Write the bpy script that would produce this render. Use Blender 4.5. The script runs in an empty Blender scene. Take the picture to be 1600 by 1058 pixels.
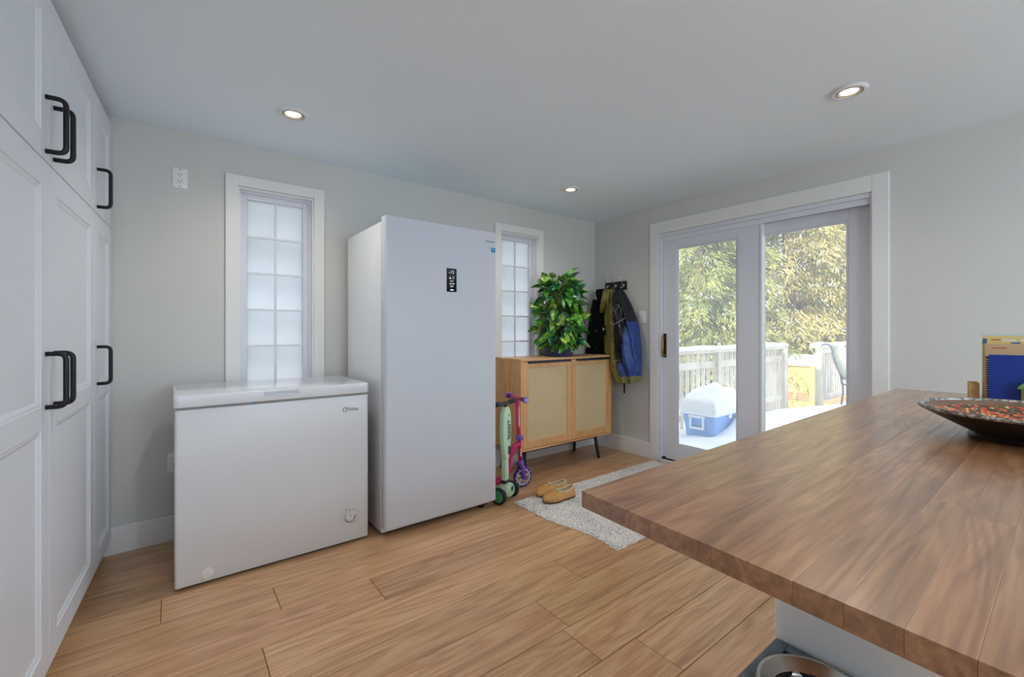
import bpy, bmesh, math, random
import numpy as np
from mathutils import Vector, Matrix, noise as mnoise

PI = math.pi
R = math.radians
rnd = random.Random(7)
scene = bpy.context.scene
COL = scene.collection

# ------------------------------------------------------------------ camera, sky, sun, exposure
H_CAM = 1.2
cam_d = bpy.data.cameras.new('camera')
cam_d.sensor_width = 36.0
cam_d.lens = 690.0 / 1600.0 * 36.0
cam_d.shift_y = -12.0 / 1600.0
cam_d.clip_start = 0.02
cam = bpy.data.objects.new('camera', cam_d)
cam.location = (0, 0, H_CAM)
cam.rotation_euler = (R(90), 0, R(-37.5))
COL.objects.link(cam)
scene.camera = cam

world = bpy.data.worlds.new('winter_sky')
scene.world = world
world.use_nodes = True
wn = world.node_tree
bg = wn.nodes['Background']
bg.inputs[0].default_value = (0.82, 0.90, 1.0, 1)
bg.inputs[1].default_value = 2.2

sun_d = bpy.data.lights.new('sun', 'SUN')
sun_d.energy = 4.6
sun_d.angle = R(1.0)
sun_d.color = (1.0, 0.90, 0.70)
sun = bpy.data.objects.new('sun', sun_d)
sun.rotation_euler = Vector((0.86, 0.10, -0.46)).to_track_quat('-Z', 'Y').to_euler()
sun.location = (-10, 0, 12)
COL.objects.link(sun)

scene.view_settings.view_transform = 'Standard'
scene.view_settings.look = 'None'
scene.view_settings.gamma = 1.0
scene.view_settings.use_curve_mapping = False
scene.view_settings.exposure = 0.31
scene.cycles.use_denoising = True
scene.cycles.max_bounces = 7
scene.cycles.diffuse_bounces = 4
scene.cycles.transparent_max_bounces = 10
scene.cycles.adaptive_threshold = 0.06
scene.cycles.sample_clamp_indirect = 6.0
scene.cycles.caustics_reflective = False
scene.cycles.caustics_refractive = False

POT_W = 4.2            # radiant power of each ceiling lamp
POT_C = (1.0, 0.93, 0.83)
FILL_GLOBE = 46.0             # radiance of the globes added to brighten the room
FILL_GLOBE_C = (0.66, 0.84, 1.0, 1)

# ------------------------------------------------------------------ room numbers (metres)
YB, XR, XL, YR, ZC = 3.19, 3.56, -1.02, -3.2, 2.35

# ------------------------------------------------------------------ helpers
def S(r, g, b):
    f = lambda c: (c / 255.0) / 12.92 if c <= 10 else ((c / 255.0 + 0.055) / 1.055) ** 2.4
    return (f(r), f(g), f(b), 1)

_mats = {}
def M(name, col, rough=0.5, metal=0.0, spec=0.5, var=0.0, vscale=12.0, bump=0.0, bscale=60.0, coat=0.0, rand=0.0):
    if name in _mats:
        return _mats[name]
    m = bpy.data.materials.new(name)
    m.use_nodes = True
    nt = m.node_tree
    p = nt.nodes['Principled BSDF']
    p.inputs['Base Color'].default_value = col if len(col) == 4 else (*col, 1)
    p.inputs['Roughness'].default_value = rough
    p.inputs['Metallic'].default_value = metal
    p.inputs['Specular IOR Level'].default_value = spec
    p.inputs['Coat Weight'].default_value = coat
    p.inputs['Coat Roughness'].default_value = 0.15
    tc = nt.nodes.new('ShaderNodeTexCoord')
    last = None
    if var > 0:
        n = nt.nodes.new('ShaderNodeTexNoise'); n.inputs['Scale'].default_value = vscale; n.inputs['Detail'].default_value = 5
        nt.links.new(tc.outputs['Object'], n.inputs['Vector'])
        mr = nt.nodes.new('ShaderNodeMapRange'); mr.inputs['From Min'].default_value = .3; mr.inputs['From Max'].default_value = .7
        mr.inputs['To Min'].default_value = 1 - var; mr.inputs['To Max'].default_value = 1 + var
        nt.links.new(n.outputs['Fac'], mr.inputs['Value'])
        hs = nt.nodes.new('ShaderNodeHueSaturation'); hs.inputs['Color'].default_value = p.inputs['Base Color'].default_value
        nt.links.new(mr.outputs['Result'], hs.inputs['Value'])
        nt.links.new(hs.outputs['Color'], p.inputs['Base Color'])
        last = hs
    if rand > 0:
        oi = nt.nodes.new('ShaderNodeObjectInfo')
        mr = nt.nodes.new('ShaderNodeMapRange'); mr.inputs['To Min'].default_value = 1 - rand; mr.inputs['To Max'].default_value = 1 + rand
        nt.links.new(oi.outputs['Random'], mr.inputs['Value'])
        hs = nt.nodes.new('ShaderNodeHueSaturation')
        if last: nt.links.new(last.outputs['Color'], hs.inputs['Color'])
        else: hs.inputs['Color'].default_value = p.inputs['Base Color'].default_value
        nt.links.new(mr.outputs['Result'], hs.inputs['Value'])
        nt.links.new(hs.outputs['Color'], p.inputs['Base Color'])
    if bump > 0:
        n2 = nt.nodes.new('ShaderNodeTexNoise'); n2.inputs['Scale'].default_value = bscale; n2.inputs['Detail'].default_value = 4
        nt.links.new(tc.outputs['Object'], n2.inputs['Vector'])
        b = nt.nodes.new('ShaderNodeBump'); b.inputs['Strength'].default_value = bump; b.inputs['Distance'].default_value = 0.01
        nt.links.new(n2.outputs['Fac'], b.inputs['Height'])
        nt.links.new(b.outputs['Normal'], p.inputs['Normal'])
    _mats[name] = m
    return m

def emit(name, col, strength):
    if name in _mats: return _mats[name]
    m = bpy.data.materials.new(name); m.use_nodes = True
    p = m.node_tree.nodes['Principled BSDF']
    p.inputs['Base Color'].default_value = col
    p.inputs['Emission Color'].default_value = col
    p.inputs['Emission Strength'].default_value = strength
    _mats[name] = m
    return m

def wood(name, c1, c2, c3, along=(1.4, 14, 14), rough=0.4, spec=0.5, valvar=0.12, huevar=0.012, coat=0.0, fine=(6, 240, 240), finemix=0.35, dist=1.2, seed=0.0, bump=0.05, rings=None):
    m = bpy.data.materials.new(name); m.use_nodes = True
    nt = m.node_tree; L = nt.links.new
    p = nt.nodes['Principled BSDF']
    p.inputs['Roughness'].default_value = rough
    p.inputs['Specular IOR Level'].default_value = spec
    p.inputs['Coat Weight'].default_value = coat; p.inputs['Coat Roughness'].default_value = 0.25
    tc = nt.nodes.new('ShaderNodeTexCoord'); oi = nt.nodes.new('ShaderNodeObjectInfo')
    mul = nt.nodes.new('ShaderNodeMath'); mul.operation = 'MULTIPLY_ADD'; mul.inputs[1].default_value = 57.0; mul.inputs[2].default_value = seed
    L(oi.outputs['Random'], mul.inputs[0])
    add = nt.nodes.new('ShaderNodeVectorMath'); add.operation = 'ADD'
    L(tc.outputs['Object'], add.inputs[0]); L(mul.outputs[0], add.inputs[1])
    def noise(scale, det, d):
        mp = nt.nodes.new('ShaderNodeMapping'); mp.inputs['Scale'].default_value = scale
        L(add.outputs[0], mp.inputs['Vector'])
        n = nt.nodes.new('ShaderNodeTexNoise'); n.inputs['Scale'].default_value = 1; n.inputs['Detail'].default_value = det; n.inputs['Distortion'].default_value = d
        L(mp.outputs[0], n.inputs['Vector'])
        return n
    n1 = noise(along, 6, dist); n2 = noise(fine, 3, 0.2)
    mx = nt.nodes.new('ShaderNodeMix'); mx.data_type = 'FLOAT'; mx.inputs[0].default_value = finemix
    L(n1.outputs['Fac'], mx.inputs[2]); L(n2.outputs['Fac'], mx.inputs[3])
    if rings:
        mp = nt.nodes.new('ShaderNodeMapping'); mp.inputs['Scale'].default_value = rings[0]; L(add.outputs[0], mp.inputs['Vector'])
        wn_ = nt.nodes.new('ShaderNodeTexNoise'); wn_.inputs['Scale'].default_value = 1; wn_.inputs['Detail'].default_value = 1.5; wn_.inputs['Distortion'].default_value = rings[2]
        L(mp.outputs[0], wn_.inputs['Vector'])
        wk = nt.nodes.new('ShaderNodeMath'); wk.operation = 'MULTIPLY'; wk.inputs[1].default_value = rings[1]; L(wn_.outputs['Fac'], wk.inputs[0])
        ws = nt.nodes.new('ShaderNodeMath'); ws.operation = 'SINE'; L(wk.outputs[0], ws.inputs[0])
        wv = nt.nodes.new('ShaderNodeMapRange'); wv.inputs['From Min'].default_value = -1; L(ws.outputs[0], wv.inputs['Value'])
        m2 = nt.nodes.new('ShaderNodeMix'); m2.data_type = 'FLOAT'; m2.inputs[0].default_value = rings[3]
        L(mx.outputs[0], m2.inputs[2]); L(wv.outputs['Result'], m2.inputs[3]); mx = m2
    cr = nt.nodes.new('ShaderNodeValToRGB')
    cr.color_ramp.elements[0].position = .34; cr.color_ramp.elements[0].color = c1
    cr.color_ramp.elements[1].position = .68; cr.color_ramp.elements[1].color = c3
    e = cr.color_ramp.elements.new(.50); e.color = c2
    L(mx.outputs[0], cr.inputs['Fac'])
    hs = nt.nodes.new('ShaderNodeHueSaturation')
    mr = nt.nodes.new('ShaderNodeMapRange'); mr.inputs['To Min'].default_value = 1 - valvar; mr.inputs['To Max'].default_value = 1 + valvar
    L(oi.outputs['Random'], mr.inputs['Value']); L(mr.outputs[0], hs.inputs['Value'])
    ml = nt.nodes.new('ShaderNodeMath'); ml.operation = 'MULTIPLY'; ml.inputs[1].default_value = 7.31; L(oi.outputs['Random'], ml.inputs[0])
    fr = nt.nodes.new('ShaderNodeMath'); fr.operation = 'FRACT'; L(ml.outputs[0], fr.inputs[0])
    mh = nt.nodes.new('ShaderNodeMapRange'); mh.inputs['To Min'].default_value = .5 - huevar; mh.inputs['To Max'].default_value = .5 + huevar
    L(fr.outputs[0], mh.inputs['Value']); L(mh.outputs[0], hs.inputs['Hue'])
    L(cr.outputs['Color'], hs.inputs['Color']); L(hs.outputs['Color'], p.inputs['Base Color'])
    if bump:
        b = nt.nodes.new('ShaderNodeBump'); b.inputs['Strength'].default_value = bump; b.inputs['Distance'].default_value = .004
        L(mx.outputs[0], b.inputs['Height']); L(b.outputs['Normal'], p.inputs['Normal'])
    _mats[name] = m
    return m

def link(o, parent=None):
    COL.objects.link(o)
    if parent is not None:
        o.parent = parent
    return o

def obj(name, me, mat=None, parent=None, loc=None, rot=None, smooth=False):
    """link a mesh as one object"""
    if isinstance(me, bmesh.types.BMesh):
        bm = me; me = bpy.data.meshes.new(name); bm.to_mesh(me); bm.free()
    if mat is not None:
        for m in (mat if isinstance(mat, (list, tuple)) else [mat]):
            me.materials.append(m)
    if smooth:
        me.polygons.foreach_set('use_smooth', [True] * len(me.polygons))
    o = bpy.data.objects.new(name, me)
    link(o, parent)
    if loc is not None: o.location = loc
    if rot is not None: o.rotation_euler = rot
    return o

def tag(o, label=None, cat=None, group=None, kind=None):
    if label: o['label'] = label
    if cat: o['category'] = cat
    if group: o['group'] = group
    if kind: o['kind'] = kind
    return o

def thing(name, label, cat, loc=(0, 0, 0), rotz=0.0, group=None, kind=None):
    o = bpy.data.objects.new(name, None)
    o.empty_display_size = 0.1
    link(o); o.location = loc; o.rotation_euler = (0, 0, rotz)
    return tag(o, label, cat, group, kind)

def smooth_by_angle(me, deg=40):
    me.polygons.foreach_set('use_smooth', [True] * len(me.polygons))
    bm = bmesh.new(); bm.from_mesh(me)
    for e in bm.edges:
        if len(e.link_faces) == 2 and e.calc_face_angle(0) > R(deg): e.smooth = False
    bm.to_mesh(me); bm.free()

def add_box(bm, x0, x1, y0, y1, z0, z1, mi=0):
    vs = [bm.verts.new(p) for p in ((x0, y0, z0), (x1, y0, z0), (x1, y1, z0), (x0, y1, z0), (x0, y0, z1), (x1, y0, z1), (x1, y1, z1), (x0, y1, z1))]
    fs = []
    for f in ((0, 3, 2, 1), (4, 5, 6, 7), (0, 1, 5, 4), (1, 2, 6, 5), (2, 3, 7, 6), (3, 0, 4, 7)):
        fc = bm.faces.new([vs[i] for i in f]); fc.material_index = mi; fs.append(fc)
    return vs, fs

def boxes(name, lst, mat, parent=None, bevel=0.0, seg=1, loc=None, rot=None):
    bm = bmesh.new()
    for b in lst: add_box(bm, *b)
    if bevel > 0:
        bmesh.ops.bevel(bm, geom=list(bm.edges), offset=bevel, segments=seg, affect='EDGES', profile=.5)
    o = obj(name, bm, mat, parent, loc, rot)
    if bevel > 0 and seg > 1: smooth_by_angle(o.data, 35)
    return o

def box(name, x0, x1, y0, y1, z0, z1, mat, parent=None, bevel=0.0, seg=1):
    return boxes(name, [(x0, x1, y0, y1, z0, z1)], mat, parent, bevel, seg)

def add_tube(bm, pts, r, n=8, cap=True, mi=0):
    """tube through points; r number or list"""
    pts = [Vector(p) for p in pts]
    rs = r if isinstance(r, (list, tuple)) else [r] * len(pts)
    up = None; rings = []
    for i, p in enumerate(pts):
        t = (pts[min(i + 1, len(pts) - 1)] - pts[max(i - 1, 0)]).normalized()
        if up is None:
            up = Vector((0, 0, 1)) if abs(t.z) < .9 else Vector((1, 0, 0))
        a = t.cross(up)
        if a.length < 1e-6: a = t.orthogonal()
        a.normalize(); b = a.cross(t).normalized(); up = b
        rings.append([bm.verts.new(p + (a * math.cos(k * 2 * PI / n) + b * math.sin(k * 2 * PI / n)) * rs[i]) for k in range(n)])
    for i in range(len(rings) - 1):
        for k in range(n):
            f = bm.faces.new((rings[i][k], rings[i][(k + 1) % n], rings[i + 1][(k + 1) % n], rings[i + 1][k])); f.smooth = True; f.material_index = mi
    if cap:
        bm.faces.new(rings[0][::-1]).material_index = mi; bm.faces.new(rings[-1]).material_index = mi

def tube(name, pts, r, mat, parent=None, n=8):
    bm = bmesh.new(); add_tube(bm, pts, r, n)
    bmesh.ops.recalc_face_normals(bm, faces=bm.faces)
    return obj(name, bm, mat, parent)

def arc_pts(pts, rad, seg=5):
    """round the corners of a polyline"""
    pts = [Vector(p) for p in pts]; out = [pts[0]]
    for i in range(1, len(pts) - 1):
        a, b, c = pts[i - 1], pts[i], pts[i + 1]
        d1 = (a - b); d2 = (c - b)
        k = min(rad, d1.length * .49, d2.length * .49)
        p1 = b + d1.normalized() * k; p2 = b + d2.normalized() * k
        for s in range(seg + 1):
            t = s / seg
            out.append((p1 * (1 - t) + b * t) * (1 - t) + (b * (1 - t) + p2 * t) * t)
    out.append(pts[-1]); return out

def smooth_path(pts, sub=6):
    P = [Vector(p) for p in pts]; out = []
    for i in range(len(P) - 1):
        p0, p1, p2, p3 = P[max(i - 1, 0)], P[i], P[i + 1], P[min(i + 2, len(P) - 1)]
        for s in range(sub):
            t = s / sub
            out.append(.5 * ((2 * p1) + (-p0 + p2) * t + (2 * p0 - 5 * p1 + 4 * p2 - p3) * t * t + (-p0 + 3 * p1 - 3 * p2 + p3) * t ** 3))
    out.append(P[-1]); return out

def add_lathe(bm, prof, n=32, axis='Z', c=(0, 0, 0), mi=0, close=False):
    """profile of (r, h)"""
    rings = []
    for r, h in prof:
        ring = []
        for k in range(n):
            a = 2 * PI * k / n; u, v = r * math.cos(a), r * math.sin(a)
            p = (u, v, h) if axis == 'Z' else ((u, h, v) if axis == 'Y' else (h, u, v))
            ring.append(bm.verts.new((p[0] + c[0], p[1] + c[1], p[2] + c[2])))
        rings.append(ring)
    for i in range(len(rings) - 1):
        for k in range(n):
            f = bm.faces.new((rings[i][k], rings[i][(k + 1) % n], rings[i + 1][(k + 1) % n], rings[i + 1][k])); f.smooth = True; f.material_index = mi
    return rings

def lathe(name, prof, mat, parent=None, n=32, axis='Z', c=(0, 0, 0), sharp=35):
    bm = bmesh.new(); add_lathe(bm, prof, n, axis, c)
    bmesh.ops.remove_doubles(bm, verts=bm.verts, dist=1e-6)
    bmesh.ops.recalc_face_normals(bm, faces=bm.faces)
    o = obj(name, bm, mat, parent); smooth_by_angle(o.data, sharp); return o

def prism(name, poly, d0, d1, axis, mat, parent=None, bevel=0.0, seg=2, smooth=True):
    """polygon (a,b) extruded between d0 and d1 along an axis; axis X:(a=y,b=z) Y:(a=x,b=z) Z:(a=x,b=y)"""
    bm = bmesh.new()
    mk = {'X': lambda a, b, d: (d, a, b), 'Y': lambda a, b, d: (a, d, b), 'Z': lambda a, b, d: (a, b, d)}[axis]
    v0 = [bm.verts.new(mk(a, b, d0)) for a, b in poly]; v1 = [bm.verts.new(mk(a, b, d1)) for a, b in poly]
    n = len(poly)
    bm.faces.new(v0); bm.faces.new(v1[::-1])
    for i in range(n): bm.faces.new((v0[i], v1[i], v1[(i + 1) % n], v0[(i + 1) % n]))
    bmesh.ops.recalc_face_normals(bm, faces=bm.faces)
    if bevel: bmesh.ops.bevel(bm, geom=list(bm.edges), offset=bevel, segments=seg, affect='EDGES', profile=.5)
    o = obj(name, bm, mat, parent)
    if smooth: smooth_by_angle(o.data, 35)
    return o

def rrect(a0, a1, b0, b1, r, seg=5):
    out = []
    for cx, cy, s in ((a1 - r, b1 - r, 0), (a0 + r, b1 - r, 90), (a0 + r, b0 + r, 180), (a1 - r, b0 + r, 270)):
        for k in range(seg + 1):
            t = R(s + 90 * k / seg); out.append((cx + r * math.cos(t), cy + r * math.sin(t)))
    return out

def loft(rings, closed=True, caps=(True, True), mi=None):
    bm = bmesh.new()
    V = [[bm.verts.new(p) for p in ring] for ring in rings]
    n = len(rings[0])
    for i in range(len(V) - 1):
        for k in range(n if closed else n - 1):
            f = bm.faces.new((V[i][k], V[i][(k + 1) % n], V[i + 1][(k + 1) % n], V[i + 1][k])); f.smooth = True
            if mi: f.material_index = mi(f.calc_center_median(), i, k)
    if closed and caps[0]:
        f = bm.faces.new(V[0][::-1]); f.material_index = mi(f.calc_center_median(), 0, 0) if mi else 0
    if closed and caps[1]:
        f = bm.faces.new(V[-1]); f.material_index = mi(f.calc_center_median(), len(V) - 1, 0) if mi else 0
    bmesh.ops.recalc_face_normals(bm, faces=bm.faces)
    return bm

def text(name, s, size, mat, parent, origin, right, up, extrude=.0006, align='LEFT', shear=0.0, bold=0.0, sx=1.0):
    c = bpy.data.curves.new(name, 'FONT')
    c.body = s; c.size = size; c.extrude = extrude; c.align_x = align; c.align_y = 'CENTER'; c.shear = shear; c.offset = bold
    t = bpy.data.objects.new(name, c); COL.objects.link(t)
    bpy.context.view_layer.update()
    me = bpy.data.meshes.new_from_object(t.evaluated_get(bpy.context.evaluated_depsgraph_get()))
    bpy.data.objects.remove(t)
    r = Vector(right).normalized(); u = Vector(up).normalized(); n = r.cross(u)
    mt = Matrix(((r.x, u.x, n.x, origin[0]), (r.y, u.y, n.y, origin[1]), (r.z, u.z, n.z, origin[2]), (0, 0, 0, 1)))
    me.transform(mt @ Matrix.Diagonal((sx, 1, 1, 1)))
    me.materials.clear()
    return obj(name, me, mat, parent)

def nz(x, y, z, s=1.0):
    return mnoise.noise(Vector((x * s, y * s, z * s)))

# ------------------------------------------------------------------ materials of the setting
m_wall = M('painted_wall', S(214, 213, 209), .85, spec=.2, var=.012, vscale=3, bump=.02, bscale=180)
m_ceil = M('ceiling_paint', S(236, 247, 255), .92, spec=.15, var=.008, vscale=2)
m_trim = M('white_trim_paint', S(236, 235, 233), .45, spec=.4, var=.01, vscale=6)
m_vinyl = M('white_vinyl', S(226, 228, 236), .38, spec=.45, var=.01, vscale=4)
m_gap_and_stop = M('gap_shade_and_stop_black', S(24, 24, 26), .8)  # painted shade of the track gap, and the door stop's own black
m_ext = M('house_cladding', S(190, 188, 182), .8, var=.05)
m_roof = M('roof_shingle', S(95, 92, 90), .9, var=.1)
m_snow = M('snow', S(224, 226, 228), .75, spec=.2, var=.015, vscale=7, bump=.35, bscale=22)

def frosted():
    m = bpy.data.materials.new('frosted_film_glass'); m.use_nodes = True
    nt = m.node_tree; nt.nodes.clear(); L = nt.links.new
    out = nt.nodes.new('ShaderNodeOutputMaterial')
    tr = nt.nodes.new('ShaderNodeBsdfTranslucent'); tr.inputs[0].default_value = (.6, .6, .6, 1)
    tc = nt.nodes.new('ShaderNodeTexCoord'); n = nt.nodes.new('ShaderNodeTexNoise'); n.inputs['Scale'].default_value = 2.2; n.inputs['Detail'].default_value = 2
    L(tc.outputs['Object'], n.inputs['Vector'])
    cr = nt.nodes.new('ShaderNodeValToRGB'); cr.color_ramp.elements[0].position = .3; cr.color_ramp.elements[1].position = .7
    cr.color_ramp.elements[0].color = (.48, .495, .505, 1); cr.color_ramp.elements[1].color = (.60, .61, .62, 1)
    L(n.outputs['Fac'], cr.inputs[0]); L(cr.outputs[0], tr.inputs[0])
    gl = nt.nodes.new('ShaderNodeBsdfGlossy'); gl.inputs['Roughness'].default_value = .25
    mx = nt.nodes.new('ShaderNodeMixShader'); mx.inputs[0].default_value = .05
    L(tr.outputs[0], mx.inputs[1]); L(gl.outputs[0], mx.inputs[2]); L(mx.outputs[0], out.inputs[0])
    return m
m_frost = frosted()

def hazed_glass(veil=.09):  # veil mixes a pale painted haze over the view outdoors
    m = bpy.data.materials.new('hazed_window_glass'); m.use_nodes = True
    nt = m.node_tree; nt.nodes.clear(); L = nt.links.new
    out = nt.nodes.new('ShaderNodeOutputMaterial')
    tp = nt.nodes.new('ShaderNodeBsdfTransparent'); tp.inputs[0].default_value = (.96, .98, .98, 1)
    tl = nt.nodes.new('ShaderNodeBsdfTranslucent'); tl.inputs[0].default_value = (.95, .96, 1, 1)
    m1 = nt.nodes.new('ShaderNodeMixShader'); m1.inputs[0].default_value = veil
    L(tp.outputs[0], m1.inputs[1]); L(tl.outputs[0], m1.inputs[2])
    gl = nt.nodes.new('ShaderNodeBsdfGlossy'); gl.inputs['Roughness'].default_value = .02
    fr = nt.nodes.new('ShaderNodeFresnel'); fr.inputs['IOR'].default_value = 1.35
    m2 = nt.nodes.new('ShaderNodeMixShader')
    L(fr.outputs[0], m2.inputs[0]); L(m1.outputs[0], m2.inputs[1]); L(gl.outputs[0], m2.inputs[2]); L(m2.outputs[0], out.inputs[0])
    return m
m_glass = hazed_glass()
m_floor = wood('oak_plank', S(172, 128, 92), S(202, 156, 114), S(220, 180, 140), along=(1.3, 18, 18), rough=.28, spec=.55, valvar=.07, huevar=.004, fine=(5, 170, 170), finemix=.42, dist=1.8, bump=.03, rings=((.8, 7.5, 7.5), 60.0, .6, .11))

# ------------------------------------------------------------------ floor with planks
floor = box('floor', XL, XR, YR, YB, -.12, -.006, M('floor_underlay', S(96, 72, 52), .9))
tag(floor, 'oak look laminate plank floor running across the room', 'floor', kind='structure')
PW = .207
mesh_full = None
k = -21
y = 1.075 + PW * k
row = 0
r_fl = random.Random(3)
while y < YB:
    y0, y1 = max(y, YR), min(y + PW, YB)
    if y1 - y0 > .01:
        x = XL - r_fl.uniform(0, 1.8)
        if abs(y - (1.075 + PW * 5)) < .01: x = .37 - 1.83
        if abs(y - (1.075 + PW * 0)) < .01: x = 1.24 - 3.66
        while x < XR:
            x0, x1 = max(x, XL), min(x + 1.83, XR)
            if x1 - x0 > .02:
                cx, cy = (x0 + x1) / 2, (y0 + y1) / 2
                full = abs(x1 - x0 - 1.83) < 1e-6 and abs(y1 - y0 - PW) < 1e-6
                if full and mesh_full is not None:
                    p = bpy.data.objects.new('plank', mesh_full); link(p, floor); p.location = (cx, cy, 0)
                else:
                    g = .0011
                    p = boxes('plank', [(x0 - cx + g, x1 - cx - g, y0 - cy + g, y1 - cy - g, -.006, 0)], m_floor, floor, bevel=.0012, loc=(cx, cy, 0))
                    if full: mesh_full = p.data
            x += 1.83
    y += PW

# ------------------------------------------------------------------ walls, ceiling
WT = .16
WIN = [(.318, .754, .58, 2.09), (2.318, 2.754, .58, 2.09)]
def wall_with_holes(name, along, a0, a1, z0, z1, d0, d1, holes, mat):
    """along 'X' or 'Y'; holes (a0,a1,z0,z1)"""
    lst = []; cuts = sorted(holes); prev = a0
    for h in cuts:
        lst.append((prev, h[0], z0, z1)); lst.append((h[0], h[1], z0, h[2])); lst.append((h[0], h[1], h[3], z1)); prev = h[1]
    lst.append((prev, a1, z0, z1))
    bm = bmesh.new()
    for (p, q, r0, r1) in lst:
        if q - p < 1e-4 or r1 - r0 < 1e-4: continue
        if along == 'X': add_box(bm, p, q, d0, d1, r0, r1)
        else: add_box(bm, d0, d1, p, q, r0, r1)
    return obj(name, bm, mat)
wb = wall_with_holes('wall_back', 'X', XL - WT, XR + WT, -.12, ZC + .05, YB, YB + WT, WIN, [m_wall])
tag(wb, 'pale grey green painted wall with two narrow windows', 'wall', kind='structure')
DOOR = (.831, 2.407, .0, 2.09)
wr = wall_with_holes('wall_right', 'Y', YR - WT, YB, -.12, ZC + .05, XR, XR + WT, [DOOR, (-2.9, -.75, .95, 2.15)], [m_wall])
tag(wr, 'pale painted wall holding the sliding patio door', 'wall', kind='structure')
wl = box('wall_left', XL - WT, XL, YR - WT, YB, -.12, ZC + .05, m_wall)
tag(wl, 'painted wall behind the tall white cabinets', 'wall', kind='structure')
wre = wall_with_holes('wall_rear', 'X', XL, XR, -.12, ZC + .05, YR - WT, YR, [(-.6, 3.2, .25, 2.2)], [m_wall])
tag(wre, 'painted kitchen wall behind the viewer with an added wide window', 'wall', kind='structure')
ce = box('ceiling', XL, XR, YR, YB, ZC, ZC + .05, m_ceil)
tag(ce, 'smooth flat white painted ceiling', 'ceiling', kind='structure')
bm = bmesh.new()
add_box(bm, XL - .5, XR + .45, YR - .5, YB + .4, ZC + .05, ZC + .2)  # unseen roof mass, shaped to keep the sun off the deck
add_box(bm, XL - .2, XR + .2, YR - .2, YB + .2, ZC + .2, ZC + .75)
shade_roof = obj('roof', bm, m_roof); tag(shade_roof, 'unseen dark roof mass over the room, shaped to shade the deck', 'roof', kind='structure')
fo = box('foundation', XL - WT, XR + WT, YR - WT, YB + WT, -1.0, -.12, m_ext); tag(fo, 'house foundation below the floor', 'foundation', kind='structure')

# baseboards
def bb(name, x0, x1, y0, y1, label):
    o = boxes(name, [(x0, x1, y0, y1, 0.0, .148)], m_trim, bevel=.003); tag(o, label, 'baseboard', kind='structure')
bb('baseboard_back', -.30, XR, YB - .016, YB, 'tall flat white baseboard under the two narrow windows')
bb('baseboard_right', XR - .016, XR, 2.497, YB - .016, 'white baseboard between the corner and the patio door')
bb('baseboard_right_kitchen', XR - .016, XR, YR, .755, 'white baseboard on the wall beyond the patio door')

# ------------------------------------------------------------------ narrow windows
def frame4(name, a0, a1, z0, z1, w, d0, d1, mat, parent, bevel=.002, bottom=True, wt=None, along='X'):
    wt = w if wt is None else wt
    L = [(a0, a0 + w, z0, z1), (a1 - w, a1, z0, z1), (a0 + w, a1 - w, z1 - wt, z1)]
    if bottom: L.append((a0 + w, a1 - w, z0, z0 + wt))
    bl = [(p, q, d0, d1, r0, r1) if along == 'X' else (d0, d1, p, q, r0, r1) for p, q, r0, r1 in L]
    return boxes(name, bl, mat, parent, bevel)
for i, (x0, x1, z0, z1) in enumerate(WIN):
    w = thing('window_%d' % (i + 1), ['narrow frosted window with white grille behind the chest freezer', 'narrow frosted window with white grille behind the rattan sideboard'][i], 'window', kind='structure')
    frame4('casing', x0 - .067, x1 + .067, z0 - .067, z1 + .07, .067, YB - .016, YB, m_trim, w)
    frame4('jamb', x0, x1, z0, z1, .010, YB - .004, YB + WT, m_trim, w, 0)
    frame4('stop', x0 + .010, x1 - .010, z0 + .01, z1 - .01, .012, YB + .035, YB + .055, m_vinyl, w, .001)
    frame4('sash', x0 + .010, x1 - .010, z0 + .01, z1 - .01, .045, YB + .055, YB + .10, m_vinyl, w, .003)
    gx0, gx1, gz0, gz1 = x0 + .055, x1 - .055, z0 + .055, z1 - .055
    xm = (gx0 + gx1) / 2; nr = 6; dz = (gz1 - gz0) / nr; bw = .006
    box('muntin', xm - bw, xm + bw, YB + .066, YB + .078, gz0, gz1, m_vinyl, w)
    for r in range(1, nr):
        boxes('muntin', [(gx0, xm - bw, YB + .066, YB + .078, gz0 + r * dz - bw, gz0 + r * dz + bw), (xm + bw, gx1, YB + .066, YB + .078, gz0 + r * dz - bw, gz0 + r * dz + bw)], m_vinyl, w)
    pane_me = None
    for r in range(nr):
        for c in range(2):
            cx = (gx0 + xm) / 2 if c == 0 else (xm + gx1) / 2; cz = gz0 + (r + .5) * dz
            if pane_me is None:
                p = boxes('pane', [(-(xm - gx0) / 2, (xm - gx0) / 2, -.002, .002, -dz / 2, dz / 2)], m_frost, w, loc=(cx, YB + .080, cz)); pane_me = p.data
            else:
                p = bpy.data.objects.new('pane', pane_me); link(p, w); p.location = (cx, YB + .080, cz)

# added windows, unseen, that let extra daylight into the room
def added_window(name, along, a0, a1, z0, z1, din, dout, label):
    w = thing(name, label, 'window', kind='structure')
    dm = (din + dout) / 2
    lo, hi = min(din, dout), max(din, dout)
    frame4('jamb', a0, a1, z0, z1, .03, lo, hi, m_trim, w, 0, along=along)
    n = 3; wd = (a1 - a0 - .06) / n
    for k in range(n):
        frame4('sash', a0 + .03 + k * wd, a0 + .03 + (k + 1) * wd, z0 + .03, z1 - .03, .045, dm - .02, dm + .02, m_vinyl, w, .002, along=along)
        p, q = a0 + .075 + k * wd, a0 - .015 + (k + 1) * wd
        b = (p, q, dm - .002, dm + .002, z0 + .075, z1 - .075) if along == 'X' else (dm - .002, dm + .002, p, q, z0 + .075, z1 - .075)
        boxes('pane', [b], m_glass, w)
added_window('window_3', 'X', -.6, 3.2, .25, 2.2, YR, YR - WT, 'added wide kitchen window in the rear wall, unseen, for daylight')
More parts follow.
